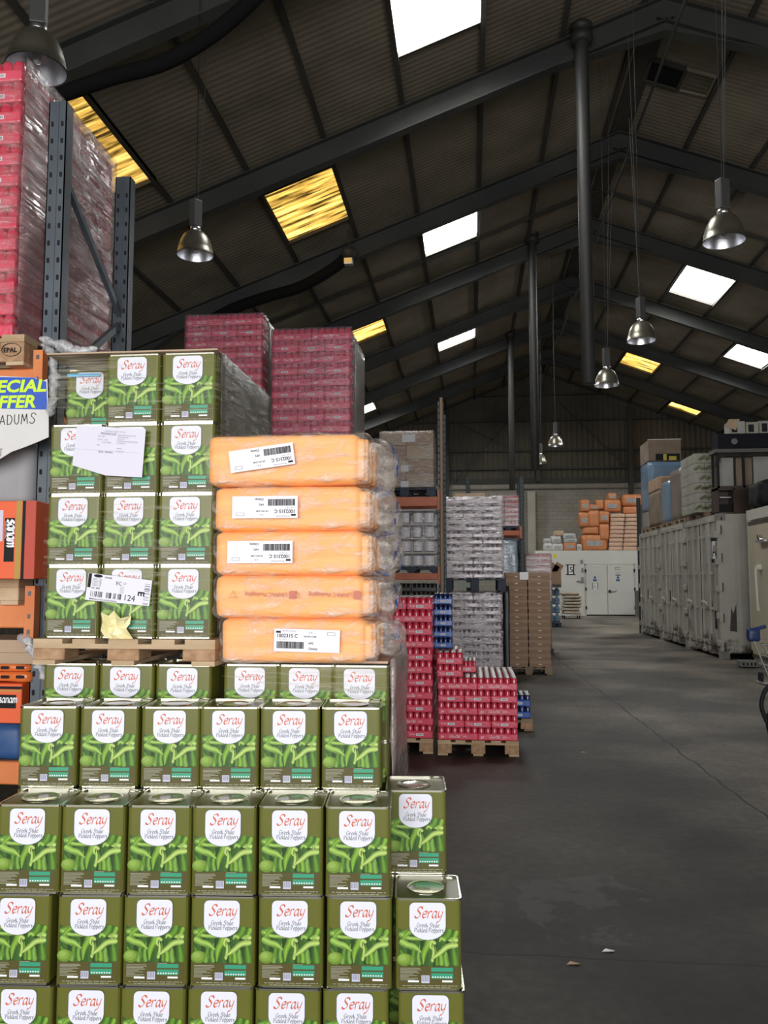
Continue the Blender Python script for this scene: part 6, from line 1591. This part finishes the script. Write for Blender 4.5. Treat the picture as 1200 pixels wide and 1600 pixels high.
mb = MB().use(CARD_LT); mb.add([tuple(p) for p in P]+[(p.x, p.y+.02, p.z) for p in P], [(0, 1, 2, 3), (7, 6, 5, 4), (0, 4, 5, 1), (1, 5, 6, 2), (2, 6, 7, 3), (3, 7, 4, 0)]); tag(mb.build('cardboard_flap'), 'loose cardboard piece leaning at the top right cartons', 'cardboard')
# black bag and blue tubs on the cream room
t = thing('black_bag', 'large black bag on top of the cream cold room', 'bag', (at(1166, 790, Y=17.6).x+.3, 17.2, 3.245))
MB().use(mat('black_bag_film', (.008, .009, .011), rough=.6, spec=.2)).soft(0, 1.6, .4, 1.3, .02, at(1185, 748, Y=17.5).z-3.245, .12, (10, 8, 8), .04, 2.5, 5).build('bag', t, weld=True)
for i, px in enumerate((1174, 1190, 1206)):
    q = at(px, 797, Y=16.9); r_ = .11
    tag(MB().use(mat('blue_tub', (.03, .06, .10), rough=.4)).lathe([(0, 0), (r_*.85, 0), (r_, .14), (r_+.01, .15), (r_-.01, .15), (r_*.8, .02), (0, .02)], c=(max(q.x, 6.1), 16.9, 3.243), n=20).build('blue_tub'), '%s dark blue tub on the edge of the cream cold room' % ('left', 'middle', 'right')[i], 'tub', 'blue tubs on the cold room')

# hand truck, low step and dark object at the right edge
q = at(1172, 1044, Z=0)
t = thing('floor_block', 'small dark slatted block on the floor beside the cream room', 'block', (q.x, q.y, 0))
MB().use(mat('dusty_steel', (.10, .10, .09), (.16, .16, .15), scale=9, rough=.6)).rbox(-.17, .17, 0, .3, .02, .14, .01, 1).build('block', t)
mb = MB().use(BLACK)
for k in range(4): mb.box(-.14+.075*k, -.10+.075*k, -.004, 0, .05, .11)
mb.build('slots', t)
q = at(1186, 1068, Z=0); t = thing('hand_truck', 'chrome hand truck with a blue handle at the right edge', 'hand truck', (q.x, q.y, 0)); H = Vector
top = at(1177, 1000, Y=q.y)-Vector(t.location)
mb = MB().use(CHROME); mb.tube([(top.x, 0, top.z), (top.x+.22, 0, .12)], .016, 8); mb.tube([(top.x+.18, .1, top.z-.05), (top.x+.42, .1, .12)], .016, 8)
for z in (.25, .5, .75): mb.tube([(top.x+.25-.25*z, .0, z), (top.x+.45-.25*z, .1, z)], .010, 6)
mb.build('frame', t)
MB().use(mat('blue_plastic', (.01, .03, .12), rough=.4)).soft(top.x-.09, top.x+.12, -.04, .12, top.z-.03, top.z+.20, .05, (6, 4, 6), .01, 9, 1).tube([(top.x, .03, top.z+.17), (top.x+.22, .03, top.z+.23)], .03, 8).build('handle', t)
MB().use(CHROME).box(top.x+.05, top.x+.5, -.25, .1, .02, .05).build('toe_plate', t)
for x in (.12, .42): MB().use(BLACK).tube([(top.x+x, .12, .09), (top.x+x+.04, .12, .09)], .09, 12).build('wheel', t)
MB().use(CHROME).tube([(top.x+.12, .0, top.z-.08), (top.x+.6, .0, top.z-.06)], .02, 8).build('cross_bar', t)
q = at(1203, 1150, Z=0); t = thing('dark_trolley', 'black rubber wheel and frame cut off by the right edge', 'trolley', (q.x, q.y, 0))
MB().use(BLACK).tube([(0, 0, .13), (.06, 0, .13)], .13, 20).build('wheel', t)
MB().use(BLACK).tube(cr([(-.03, 0, .16), (-.08, 0, .35), (.0, 0, .55), (.2, 0, .62)], 6), .025, 8).build('frame', t)

# scattered litter on the floor
for (x, y, lab) in ((950, 1487, 'small white paper scrap on the floor near the joint'), (912, 1176, 'paper scrap on the floor left of the long crack'), (895, 1507, 'tiny pale scrap beside the floor joint')):
    q = at(x, y, Z=0); mb = MB().use(WHITE if 'white' in lab else CARD_LT)
    mb.add([(-.03, -.008, .002), (.025, -.012, .006), (.035, .01, .002), (-.01, .015, .008)], [(0, 1, 2, 3)]); o = mb.build('paper_scrap', loc=(q.x, q.y, 0)); tag(o, lab, 'litter', 'scraps on the floor')
